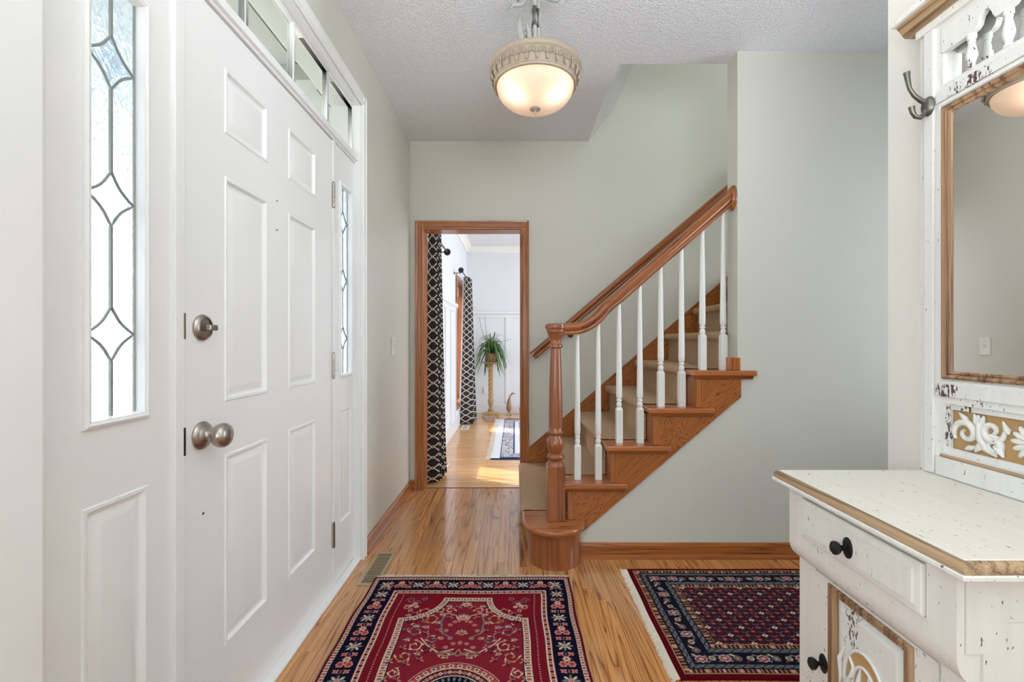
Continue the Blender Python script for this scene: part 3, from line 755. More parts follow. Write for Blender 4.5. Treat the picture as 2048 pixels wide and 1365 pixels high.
# carving on the door panel: wreath with leaves
def arc(cy_, cz_, r, a0, a1, x, n=14, k=1.0): return [(x, cy_+r*math.cos(a0+(a1-a0)*j/n), cz_+k*r*math.sin(a0+(a1-a0)*j/n)) for j in range(n+1)]
PX = XB-.004
cz_ = .352; cyy = .996
MB().prism([(cyy+.058*math.cos(a*PI/12), cz_+.082*math.sin(a*PI/12)) for a in range(24)], 'X', PX-.0018, PX+.001).build('carving_ground', 'carve_bg', cd)
cvg = MB()
for r, kz_, wd in ((.060, 1.42, .0042), (.034, 1.55, .0038)):
    cvg.tube(arc(cyy, cz_, r, -.2*PI, 1.2*PI, PX-.003, 26, kz_), wd, 8, up=(1, 0, 0))
for sgn in (-1, 1):
    cvg.tube([(PX-.003, cyy+sgn*.048, cz_+.055), (PX-.004, cyy+sgn*.030, cz_+.035), (PX-.004, cyy+sgn*.036, cz_+.01), (PX-.004, cyy+sgn*.052, cz_-.01), (PX-.003, cyy+sgn*.060, cz_-.05)], .006, 8, [.3, .8, 1.1, .9, .4], up=(1, 0, 0))
    cvg.tube([(PX-.003, cyy+sgn*.012, cz_+.045), (PX-.004, cyy+sgn*.016, cz_+.015), (PX-.004, cyy+sgn*.010, cz_-.02), (PX-.004, cyy+sgn*.024, cz_-.06)], .006, 8, [.3, 1, 1, .5], up=(1, 0, 0))
    cvg.tube(arc(cyy+sgn*.030, cz_-.085, .020, 0, 1.6*PI, PX-.003, 14), .004, 8, up=(1, 0, 0))
    cvg.tube([(PX-.003, cyy+sgn*.062, cz_+.06), (PX-.004, cyy+sgn*.074, cz_+.03), (PX-.004, cyy+sgn*.070, cz_-.01), (PX-.003, cyy+sgn*.078, cz_-.04)], .006, 8, [.3, 1, .9, .2], up=(1, 0, 0))
cvg.ellipsoid((PX-.003, cyy, cz_-.01), (.005, .008, .03))
lab(cvg.build('wreath_carving', 'dist_heavy', cd, smooth=True, angle=60), 'carved wreath ornament')
MB().box(XB-.006, xback, BY0-.006, BY1+.006, .0, .10).build('plinth', 'dist', ht, bevel=.004)
# back frame
FY0, FY1 = .734, 1.256; FT = 1.99
MIR = (.821, 1.169, 1.051, 1.726); GAL = (.800, 1.190, 1.806, 1.950); CAR = (.800, 1.190, .838, .967)
MO = (MIR[0]-.021, MIR[1]+.021, MIR[2]-.020, MIR[3]+.020)
MB().holed(FY0, FY1, CZ, FT, [MO, GAL, CAR], XF+.008, XR-.006).build('back_frame', 'dist', ht)
for y0, y1 in ((FY0+.018, GAL[0]-.020), (GAL[1]+.020, FY1-.018)):
    MB().box(XF, XF+.009, y0, y1, CZ+.004, FT).build('stile_band', 'dist_heavy', ht, bevel=.002)
for z0, z1 in ((CZ+.003, .826), (.985, 1.018), (1.762, 1.790)):
    MB().box(XF+.002, XF+.009, GAL[0]-.016, GAL[1]+.016, z0, z1).build('rail_band', 'dist_heavy', ht, bevel=.002)
MB().box(XF+.001, XF+.009, GAL[0]-.004, GAL[1]+.004, .826, .834).build('rail_bead', 'raw_y', ht, bevel=.003)
# mirror
mir = MB().box(XF+.012, XF+.014, MIR[0]-.004, MIR[1]+.004, MIR[2]-.004, MIR[3]+.004).build('mirror', 'mirror', ht)
MB().rings(*MO, [(0, .0), (.001, .006), (.006, .009), (.011, .006), (.012, .002), (.016, .004), (.020, .001), (.021, -.005)], XF+.008, -1).build('mirror_frame', 'raw_z', mir, smooth=True, angle=60)
MB().rings(MO[0]-.002, MO[1]+.002, MO[2]-.002, MO[3]+.002, [(-.012, -.001), (-.011, .004), (-.003, .004), (0, .0)], XF+.008, -1).build('mirror_fillet', 'dist', mir)
# carved lower panel
cb = MB().holed(CAR[0], CAR[1], CAR[2], CAR[3], [(CAR[0]+.014, CAR[1]-.014, CAR[2]+.014, CAR[3]-.014)], XF+.014, XF+.022).build('carved_panel', 'dist_heavy', ht)
MB().box(XF+.0235, XF+.0262, CAR[0], CAR[1], CAR[2], CAR[3]).build('carving_ground', 'carve_bg', cb)
XC = XF+.021
zc = (CAR[2]+CAR[3])/2; yc = .992
ds = MB()
for k in range(14):
    a = 2*PI*k/14; Rm = Matrix.Rotation(a, 3, 'X'); c_ = Vector((XC-.002, yc, zc))+Rm @ Vector((0, .029, 0))
    ds.ellipsoid(c_, (.006, .017, .0068), 10, 6, Rm)
lab(ds.build('daisy_carving', 'dist', cb, smooth=True, angle=60), 'white carved daisy')
MB().ellipsoid((XC-.005, yc, zc), (.007, .0135, .0135), 16, 8).build('daisy_center', 'carve_bg', cb, smooth=True)
def spiral(cy0, cz0, r0, turns, a0, s=1, n=28):
    return [(XC-.001, cy0+s*(r0*(1-.80*j/n))*math.cos(a0+turns*2*PI*j/n), cz0+(r0*(1-.80*j/n))*math.sin(a0+turns*2*PI*j/n)) for j in range(n+1)]
for s in (1, -1):
    sv = MB()
    def T(p, w, rad): sv.tube([(XC-.002, yc+s*a, zc+b_) for a, b_ in p], w*1.25, 8, rad, up=(1, 0, 0), flat=1.0)
    n_ = 29
    rad = [.5+.7*math.sin(PI*min(1, j/18)) if j < 12 else 1.1-.7*(j-12)/17 for j in range(n_)]
    sv.tube(spiral(yc+s*.148, zc-.004, .033, 1.25, -.2*PI, s), .0078, 8, rad, up=(1, 0, 0))
    sv.tube(spiral(yc+s*.086, zc+.012, .028, 1.2, .95*PI, s), .0078, 8, rad, up=(1, 0, 0))
    sv.tube(spiral(yc+s*.086, zc-.022, .024, 1.1, .3*PI, s), .0072, 8, rad, up=(1, 0, 0))
    T([(.118, .046), (.115, .02), (.112, -.01), (.098, -.035), (.075, -.046)], .0075, [.3, .9, 1.1, .8, .3])
    T([(.128, .047), (.121, .03), (.118, .008)], .006, [.3, 1, .4]); T([(.104, .046), (.110, .03), (.112, .012)], .006, [.3, 1, .4])
    T([(.165, .044), (.150, .032), (.14, .02)], .006, [.3, 1, .4]); T([(.062, .040), (.052, .020), (.048, .012)], .006, [.2, 1, .3])
    T([(.125, -.046), (.115, -.034), (.112, -.02)], .007, [.3, 1, .5]); T([(.060, -.044), (.068, -.030), (.080, -.022)], .008, [.2, 1, .5])
    T([(.150, -.046), (.138, -.040), (.125, -.034)], .006, [.3, 1, .5])
    lab(sv.build('scroll_carving', 'dist', cb, smooth=True, angle=60), 'white carved acanthus scroll')
# spindle gallery
MB().box(XR-.012, XR-.009, GAL[0], GAL[1], GAL[2]-.01, GAL[3]+.01).build('gallery_mirror', 'mirror', ht)
sp_y = [1.121, 1.037, .953, .869]
vp = [(GAL[1], GAL[3]+.006), (GAL[1], 1.889)]
for a, b_ in zip(sp_y, sp_y[1:]+[None]):
    vp += [(a+.020, 1.889), (a-.016, 1.893)]
    if b_:
        vp += [(a-.024, 1.900), (a-.027, 1.912), (a-.030, 1.918), (a-.040, 1.926), (a-.050, 1.920), (a-.055, 1.910), (b_+.026, 1.900)]
vp += [(GAL[0], 1.889), (GAL[0], GAL[3]+.006)]
MB().prism(vp, 'X', XF+.004, XF+.020).build('valance', 'dist', ht, bevel=.001)
sp0 = None
for yy in sp_y:
    if sp0 is None:
        sp0 = MB().lathe([(.010, 0), (.010, .004), (.0065, .008), (.008, .016), (.0115, .026), (.0120, .036), (.009, .052), (.0065, .064), (.0085, .068), (.0065, .071), (.010, .075), (.010, .086)], (0, 0, 0), 'Z', 16).build('spindle', 'dist_heavy', ht, smooth=True, loc=(XF+.014, yy, GAL[2]))
    else:
        o = sp0.copy(); o.location = (XF+.014, yy, GAL[2]); C.objects.link(o)
# cornice
MB().box(XF-.004, XR-.006, FY0-.004, FY1+.004, FT-.022, FT).build('frieze', 'dist', ht, bevel=.002)
MB().prism([(xback, FT), (XF-.012, FT), (XF-.018, FT+.006), (XF-.034, FT+.026), (XF-.036, FT+.032), (xback, FT+.032)], 'Y', FY0-.02, FY1+.028).build('cornice', 'raw_y', ht)
MB().box(XF-.046, xback, FY0-.032, FY1+.038, FT+.032, FT+.050).build('cornice_cap', 'dist', ht, bevel=.004)
cg = MB(); 
cg.ellipsoid((XF+.01, FY1-.028, FT+.078), (.022, .03, .036), 16, 10).ellipsoid((XF+.008, FY1-.07, FT+.10), (.02, .035, .05), 16, 10).tube(arc(FY1-.02, FT+.070, .014, 0, 1.5*PI, XF-.012, 14), .004, 8, up=(1, 0, 0)).box(XF, XF+.02, FY0, FY1-.05, FT+.05, FT+.11)
cg.build('crest', 'dist', ht, smooth=True)
# coat hook
hk = MB().lathe([(.0005, .014), (.012, .013), (.018, .009), (.022, .004), (.023, 0)], (XF, 1.222, 1.766), 'X', 24, cap=False)
hk.v = [(2*XF-p[0], 1.222+(p[1]-1.222)*.8, 1.766+(p[2]-1.766)*1.15) for p in hk.v]
hk = hk.build('coat_hook', 'pewter', ht, smooth=True); lab(hk, 'dark pewter double coat hook')
MB().tube([(XF-.006, 1.222, 1.775), (XF-.022, 1.222, 1.782), (XF-.040, 1.222, 1.796), (XF-.052, 1.222, 1.815), (XF-.057, 1.222, 1.838), (XF-.060, 1.222, 1.858)], .0065, 10, [1.1, 1, .85, .8, .95, 1.2], up=(0, 1, 0)).build('hook_prong', 'pewter', hk, smooth=True)
MB().tube([(XF-.006, 1.222, 1.760), (XF-.012, 1.222, 1.746), (XF-.022, 1.222, 1.736), (XF-.036, 1.222, 1.738), (XF-.044, 1.222, 1.750), (XF-.047, 1.222, 1.765)], .0062, 10, [1.2, 1.1, 1, .9, 1, 1.2], up=(0, 1, 0)).build('hook_prong', 'pewter', hk, smooth=True)

# ------------------------------------------------------------------ pendant light
LXc, LYc = .083, 1.859
pl_ = thing('pendant_light', 'antique cream pendant lamp with glowing frosted bowl', 'lamp', (LXc, LYc, HC))
ring = MB().lathe([(.150, 2.262), (.178, 2.262), (.188, 2.256), (.190, 2.247), (.186, 2.240), (.180, 2.236), (.181, 2.225), (.176, 2.206), (.168, 2.192), (.166, 2.186), (.170, 2.180), (.168, 2.174), (.160, 2.173), (.152, 2.180), (.150, 2.25)], (LXc, LYc, 0), 'Z', 64, cap=False).build('ring', 'stone', pl_, smooth=True, angle=50)
MB().lathe([(.010, 2.268), (.152, 2.262), (.152, 2.256), (.010, 2.256)], (LXc, LYc, 0), 'Z', 48).build('pan', 'stone', pl_, smooth=True)
# repeated drop ornament on ring
om = MB()
om.ellipsoid((0, -.178, 2.196), (.0060, .006, .011), 8, 6)
for s in (-1, 1):
    om.tube([(0, -.176, 2.190), (s*.005, -.180, 2.200), (s*.004, -.182, 2.213), (s*.008, -.183, 2.226), (s*.014, -.184, 2.230)], .0027, 6, [.6, 1, 1, 1, .5], up=(0, 1, 0))
    om.tube([(s*.002, -.181, 2.212), (s*.009, -.182, 2.214), (s*.012, -.182, 2.207)], .0025, 6, up=(0, 1, 0))
    om.tube([(s*.0165, -.181, 2.232), (s*.0185, -.181, 2.222), (s*.017, -.180, 2.212)], .0020, 5, up=(0, 1, 0))
o0 = om.build('drop_ornament', 'stone', ring, smooth=True, loc=(LXc, LYc, 0))
NO = 28
for k in range(1, NO):
    o = o0.copy(); o.rotation_euler = (0, 0, 2*PI*k/NO); C.objects.link(o)
bp_ = [(.158*math.cos(PI/2*j/14)**.75 if j < 14 else .0005, 2.178-.088*math.sin(PI/2*j/14)) for j in range(15)]
bowl = MB().lathe(bp_, (LXc, LYc, 0), 'Z', 56, cap=False).build('bowl', 'bowl', pl_, smooth=True, angle=80)
MB().lathe([(.0005, 2.094), (.016, 2.093), (.023, 2.089), (.021, 2.084), (.010, 2.080), (.005, 2.077), (.006, 2.073), (.006, 2.068), (.003, 2.062), (.0005, 2.060)], (LXc, LYc, 0), 'Z', 20, cap=False).build('finial', 'stone', pl_, smooth=True)
MB().lathe([(.060, HC), (.060, HC-.008), (.045, HC-.022), (.012, HC-.03)], (LXc, LYc, 0), 'Z', 32).build('canopy', 'stem', pl_, smooth=True)
for k in range(3):
    a = 2*PI*k/3+.35
    ca, sa = math.cos(a), math.sin(a)
    rr = [(.026, 2.262), (.022, 2.30), (.015, 2.35), (.0125, 2.42), (.0125, 2.50), (.014, 2.55), (.022, 2.59), (.018, 2.62), (.010, 2.63)]
    MB().tube([(LXc+r*ca, LYc+r*sa, z) for r, z in rr], .0088, 10).build('stem', 'stem', pl_, smooth=True)
for k, (a, zb) in enumerate(((PI*1.03, 2.52), (PI*.02, 2.55), (PI*1.5, 2.57))):
    ca, sa = math.cos(a), math.sin(a)
    sp = [(.012+.0*j, 2.50) for j in range(1)]
    pts = []
    for j in range(20):
        th = -PI*.5+1.7*PI*j/19; r = .030*(1-.45*j/19)
        pts.append((.085+r*math.cos(th), zb+.018+r*math.sin(th)))
    pts = [(.012, zb+.08), (.03, zb+.03), (.055, zb-.008)]+pts
    MB().tube([(LXc+r*ca, LYc+r*sa, z) for r, z in pts], .0075, 8, up=(-sa, ca, 0), flat=1.0).build('scroll_arm', 'stem', pl_, smooth=True)
def lampleaf(base, tip, width, side):
    B, T_ = Vector(base), Vector(tip); S = Vector(side).normalized(); m = MB(); n = 12
    nrm = (T_-B).cross(S).normalized()
    for j in range(n+1):
        u = j/n; c_ = B+(T_-B)*u+nrm*.012*math.sin(PI*u)
        wdt = width*math.sin(PI*min(1, .06+u*.94))**.7*(1+.22*(1 if j % 2 else -1))
        for q_ in (-1, -.5, 0, .5, 1): m.v.append(tuple(c_+S*wdt*q_+nrm*(.006*abs(q_)-.002*(q_ == 0))))
    for j in range(n):
        for q_ in range(4): p = j*5+q_; m.f.append((p, p+1, p+6, p+5))
    o = m.build('lamp_leaf', 'stem', pl_, smooth=True, angle=70)
    s_ = o.modifiers.new('solid', 'SOLIDIFY'); s_.thickness = .0025
lampleaf((LXc-.044, LYc-.05, 2.315), (LXc-.062, LYc-.05, 2.442), .016, (1, .35, 0))
lampleaf((LXc-.036, LYc-.05, 2.315), (LXc-.040, LYc-.03, 2.428), .014, (.9, -.7, 0))
MB().tube([(LXc-.02, LYc-.02, 2.262), (LXc-.036, LYc-.045, 2.275), (LXc-.041, LYc-.05, 2.32)], .004, 8).build('leaf_stalk', 'stem', pl_, smooth=True)
lampleaf((LXc-.085, LYc-.01, 2.545), (LXc-.118, LYc-.01, 2.488), .011, (.6, .8, 0))
lampleaf((LXc+.07, LYc+.03, 2.262), (LXc+.08, LYc+.06, 2.33), .014, (.7, .8, 0))
for s in (-1, 1):
    MB().ellipsoid((LXc+s*.075, LYc-.03, 2.155), (.022, .022, .028), 12, 8).build('bulb', 'bulb', pl_, smooth=True)

# ------------------------------------------------------------------ small wall things
def wallplate(name, c, ax, label, cat, kind):
    y, z = c[1], c[2]
    if ax == 'X': root = MB().box(c[0], c[0]+.006, y-.035, y+.035, z-.058, z+.058).build(name, 'plate', bevel=.003)
    else: root = MB().box(c[0]-.035, c[0]+.035, y-.006, y, z-.058, z+.058).build(name, 'plate', bevel=.003)
    tag(root, label, cat)
    if kind == 'switch':
        MB().box(c[0]+.005, c[0]+.008, y-.006, y+.006, z-.013, z+.013).build('switch_slot', 'plate', root)
        MB().prism([(c[0]+.007, z-.004), (c[0]+.020, z+.006), (c[0]+.019, z+.012), (c[0]+.007, z+.006)], 'Y', y-.004, y+.004).build('toggle', 'plate', root)
        for q in (-.03, .03): MB().lathe([(.0028, .006), (.0025, .0075)], (c[0], y, z+q), 'X', 8).build('screw', 'nickel', root)
    else:
        for q in (-.02, .02): MB().lathe([(.016, -.008), (.016, -.006)], (c[0], y, z+q), 'Y', 16).build('socket', 'plate', root)
wallplate('light_switch', (XL, 2.937, 1.098), 'X', 'ivory toggle light switch plate on the wall beside the front door', 'light switch', 'switch')
wallplate('electrical_outlet', (-.455, 7.078, .365), 'Y', 'white electrical outlet low on the dining room far wall', 'outlet', 'outlet')

def register(name, x0, x1, y0, y1, label, mat='bronze', n=15):
    root = MB()
    e = .016
    root.box(x0, x1, y0, y0+e, 0, .004).box(x0, x1, y1-e, y1, 0, .004).box(x0, x0+e, y0+e, y1-e, 0, .004).box(x1-e, x1, y0+e, y1-e, 0, .004)
    root = root.build(name, mat, bevel=.001); tag(root, label, 'floor vent', None)
    MB().box(x0+e, x1-e, y0+e, y1-e, .0002, .0008).build('duct_opening', 'gap', root)
    s0 = None
    for k in range(n):
        yy = y0+e+(y1-y0-2*e)*(k+.5)/n
        if s0 is None: s0 = MB().box(x0+e, x1-e, -.0028, .0028, .0009, .0032).build('slat', mat, root, loc=(0, yy, 0))
        else: o = s0.copy(); o.location = (0, yy, 0); C.objects.link(o)
register('floor_register', -.735, -.635, 2.085, 2.405, 'tan metal floor vent on the oak floor beside the red rug', n=19)
register('floor_register', -.70, -.60, 3.95, 4.2, 'pale floor vent just behind the nearer black curtain', 'plate', 12)
register('floor_register', -.70, -.60, 5.75, 6.05, 'pale floor vent in front of the far dining curtain', 'plate', 12)

# ------------------------------------------------------------------ rugs
def fringe(parent, p0, p1, out, n, ln, mat='fringe', spread=.5):
    m = MB(); p0, p1, out = Vector(p0), Vector(p1), Vector(out).normalized(); al = (p1-p0).normalized()
    m_ = 0
    for k in range(n):
        b = p0+(p1-p0)*(k+random.random()*.8)/n; l = ln*random.uniform(.6, 1.15); d = (out+al*random.uniform(-spread, spread)).normalized()
        bend = al*random.uniform(-.3, .3)*l; w = random.uniform(.0007, .0013)
        z = [random.uniform(.003, .005), random.uniform(.004, .008), .003, random.uniform(.001, .004)]
        i = len(m.v)
        for j in range(4):
            u = j/3; c = b+d*l*u+bend*u*u; ww = w*(1-.6*u)
            m.v += [tuple(c-al*ww+Vector((0, 0, z[j]-.001))), tuple(c+al*ww+Vector((0, 0, z[j]-.001))), tuple(c+Vector((0, 0, z[j]+.0012)))]
        for j in range(3):
            q = i+3*j; m.f += [(q, q+1, q+4, q+3), (q+1, q+2, q+5, q+4), (q+2, q, q+3, q+5)]
    o = m.build('fringe', mat, parent, recalc=False); o['kind'] = 'stuff'; return o
def rugmesh(name, img, x0, x1, y0, y1, th, wob=0):
    """img: (ny,nx,3) linear colours -> grid mesh with colour attribute"""
    ny, nx = img.shape[:2]
    X, Y = np.meshgrid(np.linspace(x0, x1, nx), np.linspace(y0, y1, ny))
    if wob != 0:
        X = X+wob[0]*np.sin(Y*9+1)*.5+wob[0]*np.sin(Y*23)*.3; Y = Y+wob[1]*np.sin(X*11)*.5
    Z = np.full_like(X, th)+rng.normal(0, .00025, X.shape)
    Z[0, :] = Z[-1, :] = .001; Z[:, 0] = Z[:, -1] = .001
    me = bpy.data.meshes.new(name); N = nx*ny; nf = (nx-1)*(ny-1)
    me.vertices.add(N); me.vertices.foreach_set('co', np.stack([X, Y, Z], -1).astype(np.float32).ravel())
    idx = np.arange(N).reshape(ny, nx)
    q = np.stack([idx[:-1, :-1], idx[:-1, 1:], idx[1:, 1:], idx[1:, :-1]], -1).reshape(-1, 4)
    me.loops.add(nf*4); me.loops.foreach_set('vertex_index', q.ravel().astype(np.int32))
    me.polygons.add(nf); me.polygons.foreach_set('loop_start', (np.arange(nf)*4).astype(np.int32))
    me.update(calc_edges=True)
    ca = me.color_attributes.new('weave', 'FLOAT_COLOR', 'POINT')
    ca.data.foreach_set('color', np.concatenate([img.reshape(-1, 3), np.ones((N, 1))], 1).astype(np.float32).ravel())
    me.materials.append(M['rug']); o = bpy.data.objects.new(name, me); C.objects.link(o); return o
def lin(*c): return np.array(srgb(*c)[:3])
class Paint:
    def __init__(s, hx, hy, res):
        s.hx, s.hy, s.res = hx, hy, res
        s.nx, s.ny = int(hx/res), int(hy/res)
        s.x = (np.arange(s.nx)+.5)*res; s.y = (np.arange(s.ny)+.5)*res      # quarter: distance from the centre
        s.X, s.Y = np.meshgrid(s.x, s.y); s.im = np.zeros((s.ny, s.nx, 3))
    def fill(s, mask, col): s.im[mask] = col
    def win(s, cx_, cy_, r):
        a0, a1 = max(0, int((cx_-r)/s.res)), min(s.nx, int((cx_+r)/s.res)+2); b0, b1 = max(0, int((cy_-r)/s.res)), min(s.ny, int((cy_+r)/s.res)+2)
        return (slice(b0, b1), slice(a0, a1)) if a1 > a0 and b1 > b0 else None
    def flower(s, cx_, cy_, r, petals, c1, c2, c3, rot=0, sq=1.0):
        w_ = s.win(cx_, cy_, r*1.3)
        if not w_: return
        dx, dy = s.X[w_]-cx_, (s.Y[w_]-cy_)/sq; d = np.hypot(dx, dy); a = np.arctan2(dy, dx)+rot
        R_ = r*(.80+.20*np.abs(np.cos(a*petals/2))); im = s.im[w_]
        im[d < R_] = c1; im[d < R_*.72] = c2; im[(d < R_*.72) & (np.abs(np.sin(a*petals/2)) < .25)] = c1; im[d < r*.30] = c3; im[d < r*.14] = c1
    def leaf(s, cx_, cy_, l, w_, ang, col, edge=None):
        k = s.win(cx_, cy_, l*1.1)
        if not k: return
        dx, dy = s.X[k]-cx_, s.Y[k]-cy_; u = dx*math.cos(ang)+dy*math.sin(ang); v_ = -dx*math.sin(ang)+dy*math.cos(ang)
        e = (u/l)**2+(np.abs(v_)/w_)**1.3; im = s.im[k]
        if edge is not None: im[e < 1.0] = edge; im[e < .45] = col
        else: im[e < 1.0] = col
    def stroke(s, pts, w_, col):
        for a, b_ in zip(pts, pts[1:]):
            n = max(2, int(math.hypot(b_[0]-a[0], b_[1]-a[1])/(s.res*.8)))
            for k in range(n):
                u = k/n; cx_, cy_ = a[0]+(b_[0]-a[0])*u, a[1]+(b_[1]-a[1])*u; q = s.win(cx_, cy_, w_)
                if q: s.im[q][np.hypot(s.X[q]-cx_, s.Y[q]-cy_) < w_] = col
    def vine(s, cx_, cy_, r, a0, turns, col, w_=.0018, grow=.75):
        pts = [(cx_+r*(1-grow*t_)*math.cos(a0+turns*2*PI*t_), cy_+r*(1-grow*t_)*math.sin(a0+turns*2*PI*t_)) for t_ in np.linspace(0, 1, 24)]
        s.stroke(pts, w_, col); return pts[-1]
    def full(s):
        h = np.concatenate([s.im[:, ::-1], s.im], 1); return np.concatenate([h[::-1], h], 0)
RED, BURG, NAVY, CREAM, PINK, TEAL, ROSE, BLK, TAN = lin(130, 34, 48), lin(90, 20, 34), lin(20, 18, 40), lin(214, 190, 164), lin(206, 138, 126), lin(108, 124, 122), lin(176, 70, 72), lin(18, 12, 18), lin(176, 136, 96)
# --- rug 1
p = Paint(.4605, .745, .002)
DX_, DY_ = p.hx-p.X, p.hy-p.Y; D_ = np.minimum(DX_, DY_); side = DX_ < DY_; S = np.where(side, p.Y, p.X)
p.im[:] = RED
p.fill(D_ < .155, BURG)
def guard(d0, d1, base, dot, per):
    m = (D_ >= d0) & (D_ < d1); p.fill(m, base); mid = (d0+d1)/2
    ph = np.abs(((S/per) % 1)-.5); p.fill(m & (ph < .20) & (np.abs(D_-mid) < (d1-d0)*.32), dot)
    p.fill(m & (ph > .44) & (np.abs(D_-mid) < (d1-d0)*.42), NAVY)
    p.fill(((np.abs(D_-d0) < .0014) | (np.abs(D_-d1) < .0014)), NAVY)
p.fill(D_ < .012, BURG)
guard(.012, .030, CREAM, ROSE, .026)
p.fill((D_ >= .031) & (D_ < .118), NAVY)
guard(.120, .146, PINK, BURG, .028); 
m = (D_ >= .122) & (D_ < .127); p.fill(m, CREAM); p.fill((D_ >= .139) & (D_ < .144), CREAM)
def border_path(d):   # centre-line points of the main border with even spacing
    out = []; hx_, hy_ = p.hx-d, p.hy-d
    n = 5
    for k in range(n): out.append((hx_*(k)/(n-.5)*.93, hy_, 0))
    n = 8
    for k in range(n): out.append((hx_, hy_*(k)/(n-.5)*.95, 1))
    return out
bpth = border_path(.0745)
for k, (a, b_, sd_) in enumerate(bpth):
    if k % 2 == 0 if sd_ == 0 else k % 2 == 1:
        for q in range(3):
            aa = 2*PI*q/3+PI/2; p.flower(a+.017*math.cos(aa), b_+.017*math.sin(aa), .0155, 6, PINK, ROSE if q else CREAM, NAVY)
    else:
        for q in range(8):
            aa = 2*PI*q/8; p.leaf(a+.021*math.cos(aa), b_+.017*math.sin(aa), .011, .0045, aa, CREAM if q % 2 else TEAL)
        p.flower(a, b_, .011, 6, CREAM, ROSE, PINK)
    # leaves between
    al = (1, 0) if sd_ == 0 else (0, 1)
    for q in (-1, 1):
        for s2 in (-1, 1):
            cx_, cy_ = a+al[0]*.043*q+al[1]*.018*s2, b_+al[1]*.043*q+al[0]*.018*s2
            p.leaf(cx_, cy_, .014, .005, (0 if sd_ == 0 else PI/2)+s2*q*.9, ROSE, PINK)
        cx_, cy_ = a+al[0]*.043*q, b_+al[1]*.043*q
        p.leaf(cx_, cy_, .012, .0045, (0 if sd_ == 0 else PI/2), TEAL, BURG)
for aa in range(8): p.leaf(p.hx-.0745+.02*math.cos(aa*PI/4), p.hy-.0745+.02*math.sin(aa*PI/4), .012, .005, aa*PI/4, CREAM if aa % 2 else TEAL)
p.flower(p.hx-.0745, p.hy-.0745, .012, 6, CREAM, ROSE, PINK)
# field: arched frame
FX, FY = .265, .572
ell = (np.hypot((FX-p.X)/.156, (FY-p.Y)/.145)-1)*.15
ins = np.minimum(np.minimum(FX-p.X, FY-p.Y), ell)
inside = ins > 0
out_ = (D_ > .147) & ~inside
p.fill(out_, lin(126, 22, 36))
# cross-stitched red margin
ph = (np.abs(((p.X/.011) % 1)-.5) < .22) & (np.abs(((p.Y/.011) % 1)-.5) < .22)
p.fill(out_ & (p.X > .270) & (p.X < .305) & ph, NAVY); p.fill(out_ & (p.X > .284) & (p.X < .291) & (np.abs(((p.Y/.011) % 1)-.5) < .2), PINK); p.fill(out_ & (p.Y > .58) & ph, NAVY)
# spandrel scrolls
for (a, b_, r, a0, tn, c) in ((.245, .545, .020, 0, 1.3, TEAL), (.215, .525, .018, PI, -1.2, TEAL), (.250, .495, .016, 1, 1.2, CREAM), (.19, .558, .014, 2, 1.2, TEAL), (.228, .472, .012, 1, 1.1, CREAM)): p.vine(a, b_, r, a0, tn, c, .0017)
for a, b_ in ((.232, .505), (.208, .500), (.220, .520)): p.flower(a, b_, .011, 5, PINK, CREAM, NAVY)
band = (ins > 0) & (ins < .034)
p.fill(band, CREAM); p.fill((ins > 0) & (ins < .004), NAVY); p.fill((ins > .029) & (ins < .034), NAVY)
bs = np.where(ins == ell, np.arctan2(FY-p.Y, FX-p.X)*.15, np.where(FX-p.X < FY-p.Y, p.Y, p.X))
ph = np.abs(((bs/.026) % 1)-.5); midb = np.abs(ins-.0165)
p.fill(band & (ph < .22) & (midb < .007), ROSE); p.fill(band & (ph > .40) & (midb < .010), TEAL); p.fill(band & (ph > .46) & (midb < .010), NAVY)
# medallion
Rr = np.hypot(p.X, p.Y)
ang = np.arctan2(p.Y, p.X)
for r0, r1, c in ((.0, .172, PINK), (0, .168, NAVY), (0, .165, ROSE), (0, .146, CREAM), (0, .142, BURG), (0, .112, CREAM), (0, .108, NAVY)): p.fill(Rr < r1, c)
p.fill((Rr < .163) & (Rr > .148) & (np.abs(((ang*16/PI) % 1)-.5) < .28), CREAM); p.fill((Rr < .159) & (Rr > .152) & (np.abs(((ang*16/PI) % 1)-.5) < .16), NAVY)
for k in range(13):
    aa = PI/2*k/12; p.flower(.127*math.cos(aa), .127*math.sin(aa), .008, 4, CREAM if k % 2 else TEAL, PINK, NAVY)
for k in range(9):
    aa = PI/2*k/8; p.leaf(.095*math.cos(aa), .095*math.sin(aa), .010, .004, aa, TEAL); p.flower(.07*math.cos(aa), .07*math.sin(aa), .010, 6, PINK, ROSE, CREAM)
for k in range(5):
    aa = PI/2*k/4; p.flower(.04*math.cos(aa), .04*math.sin(aa), .012, 6, CREAM, ROSE, NAVY)
p.flower(0, 0, .022, 8, CREAM, RED, NAVY)
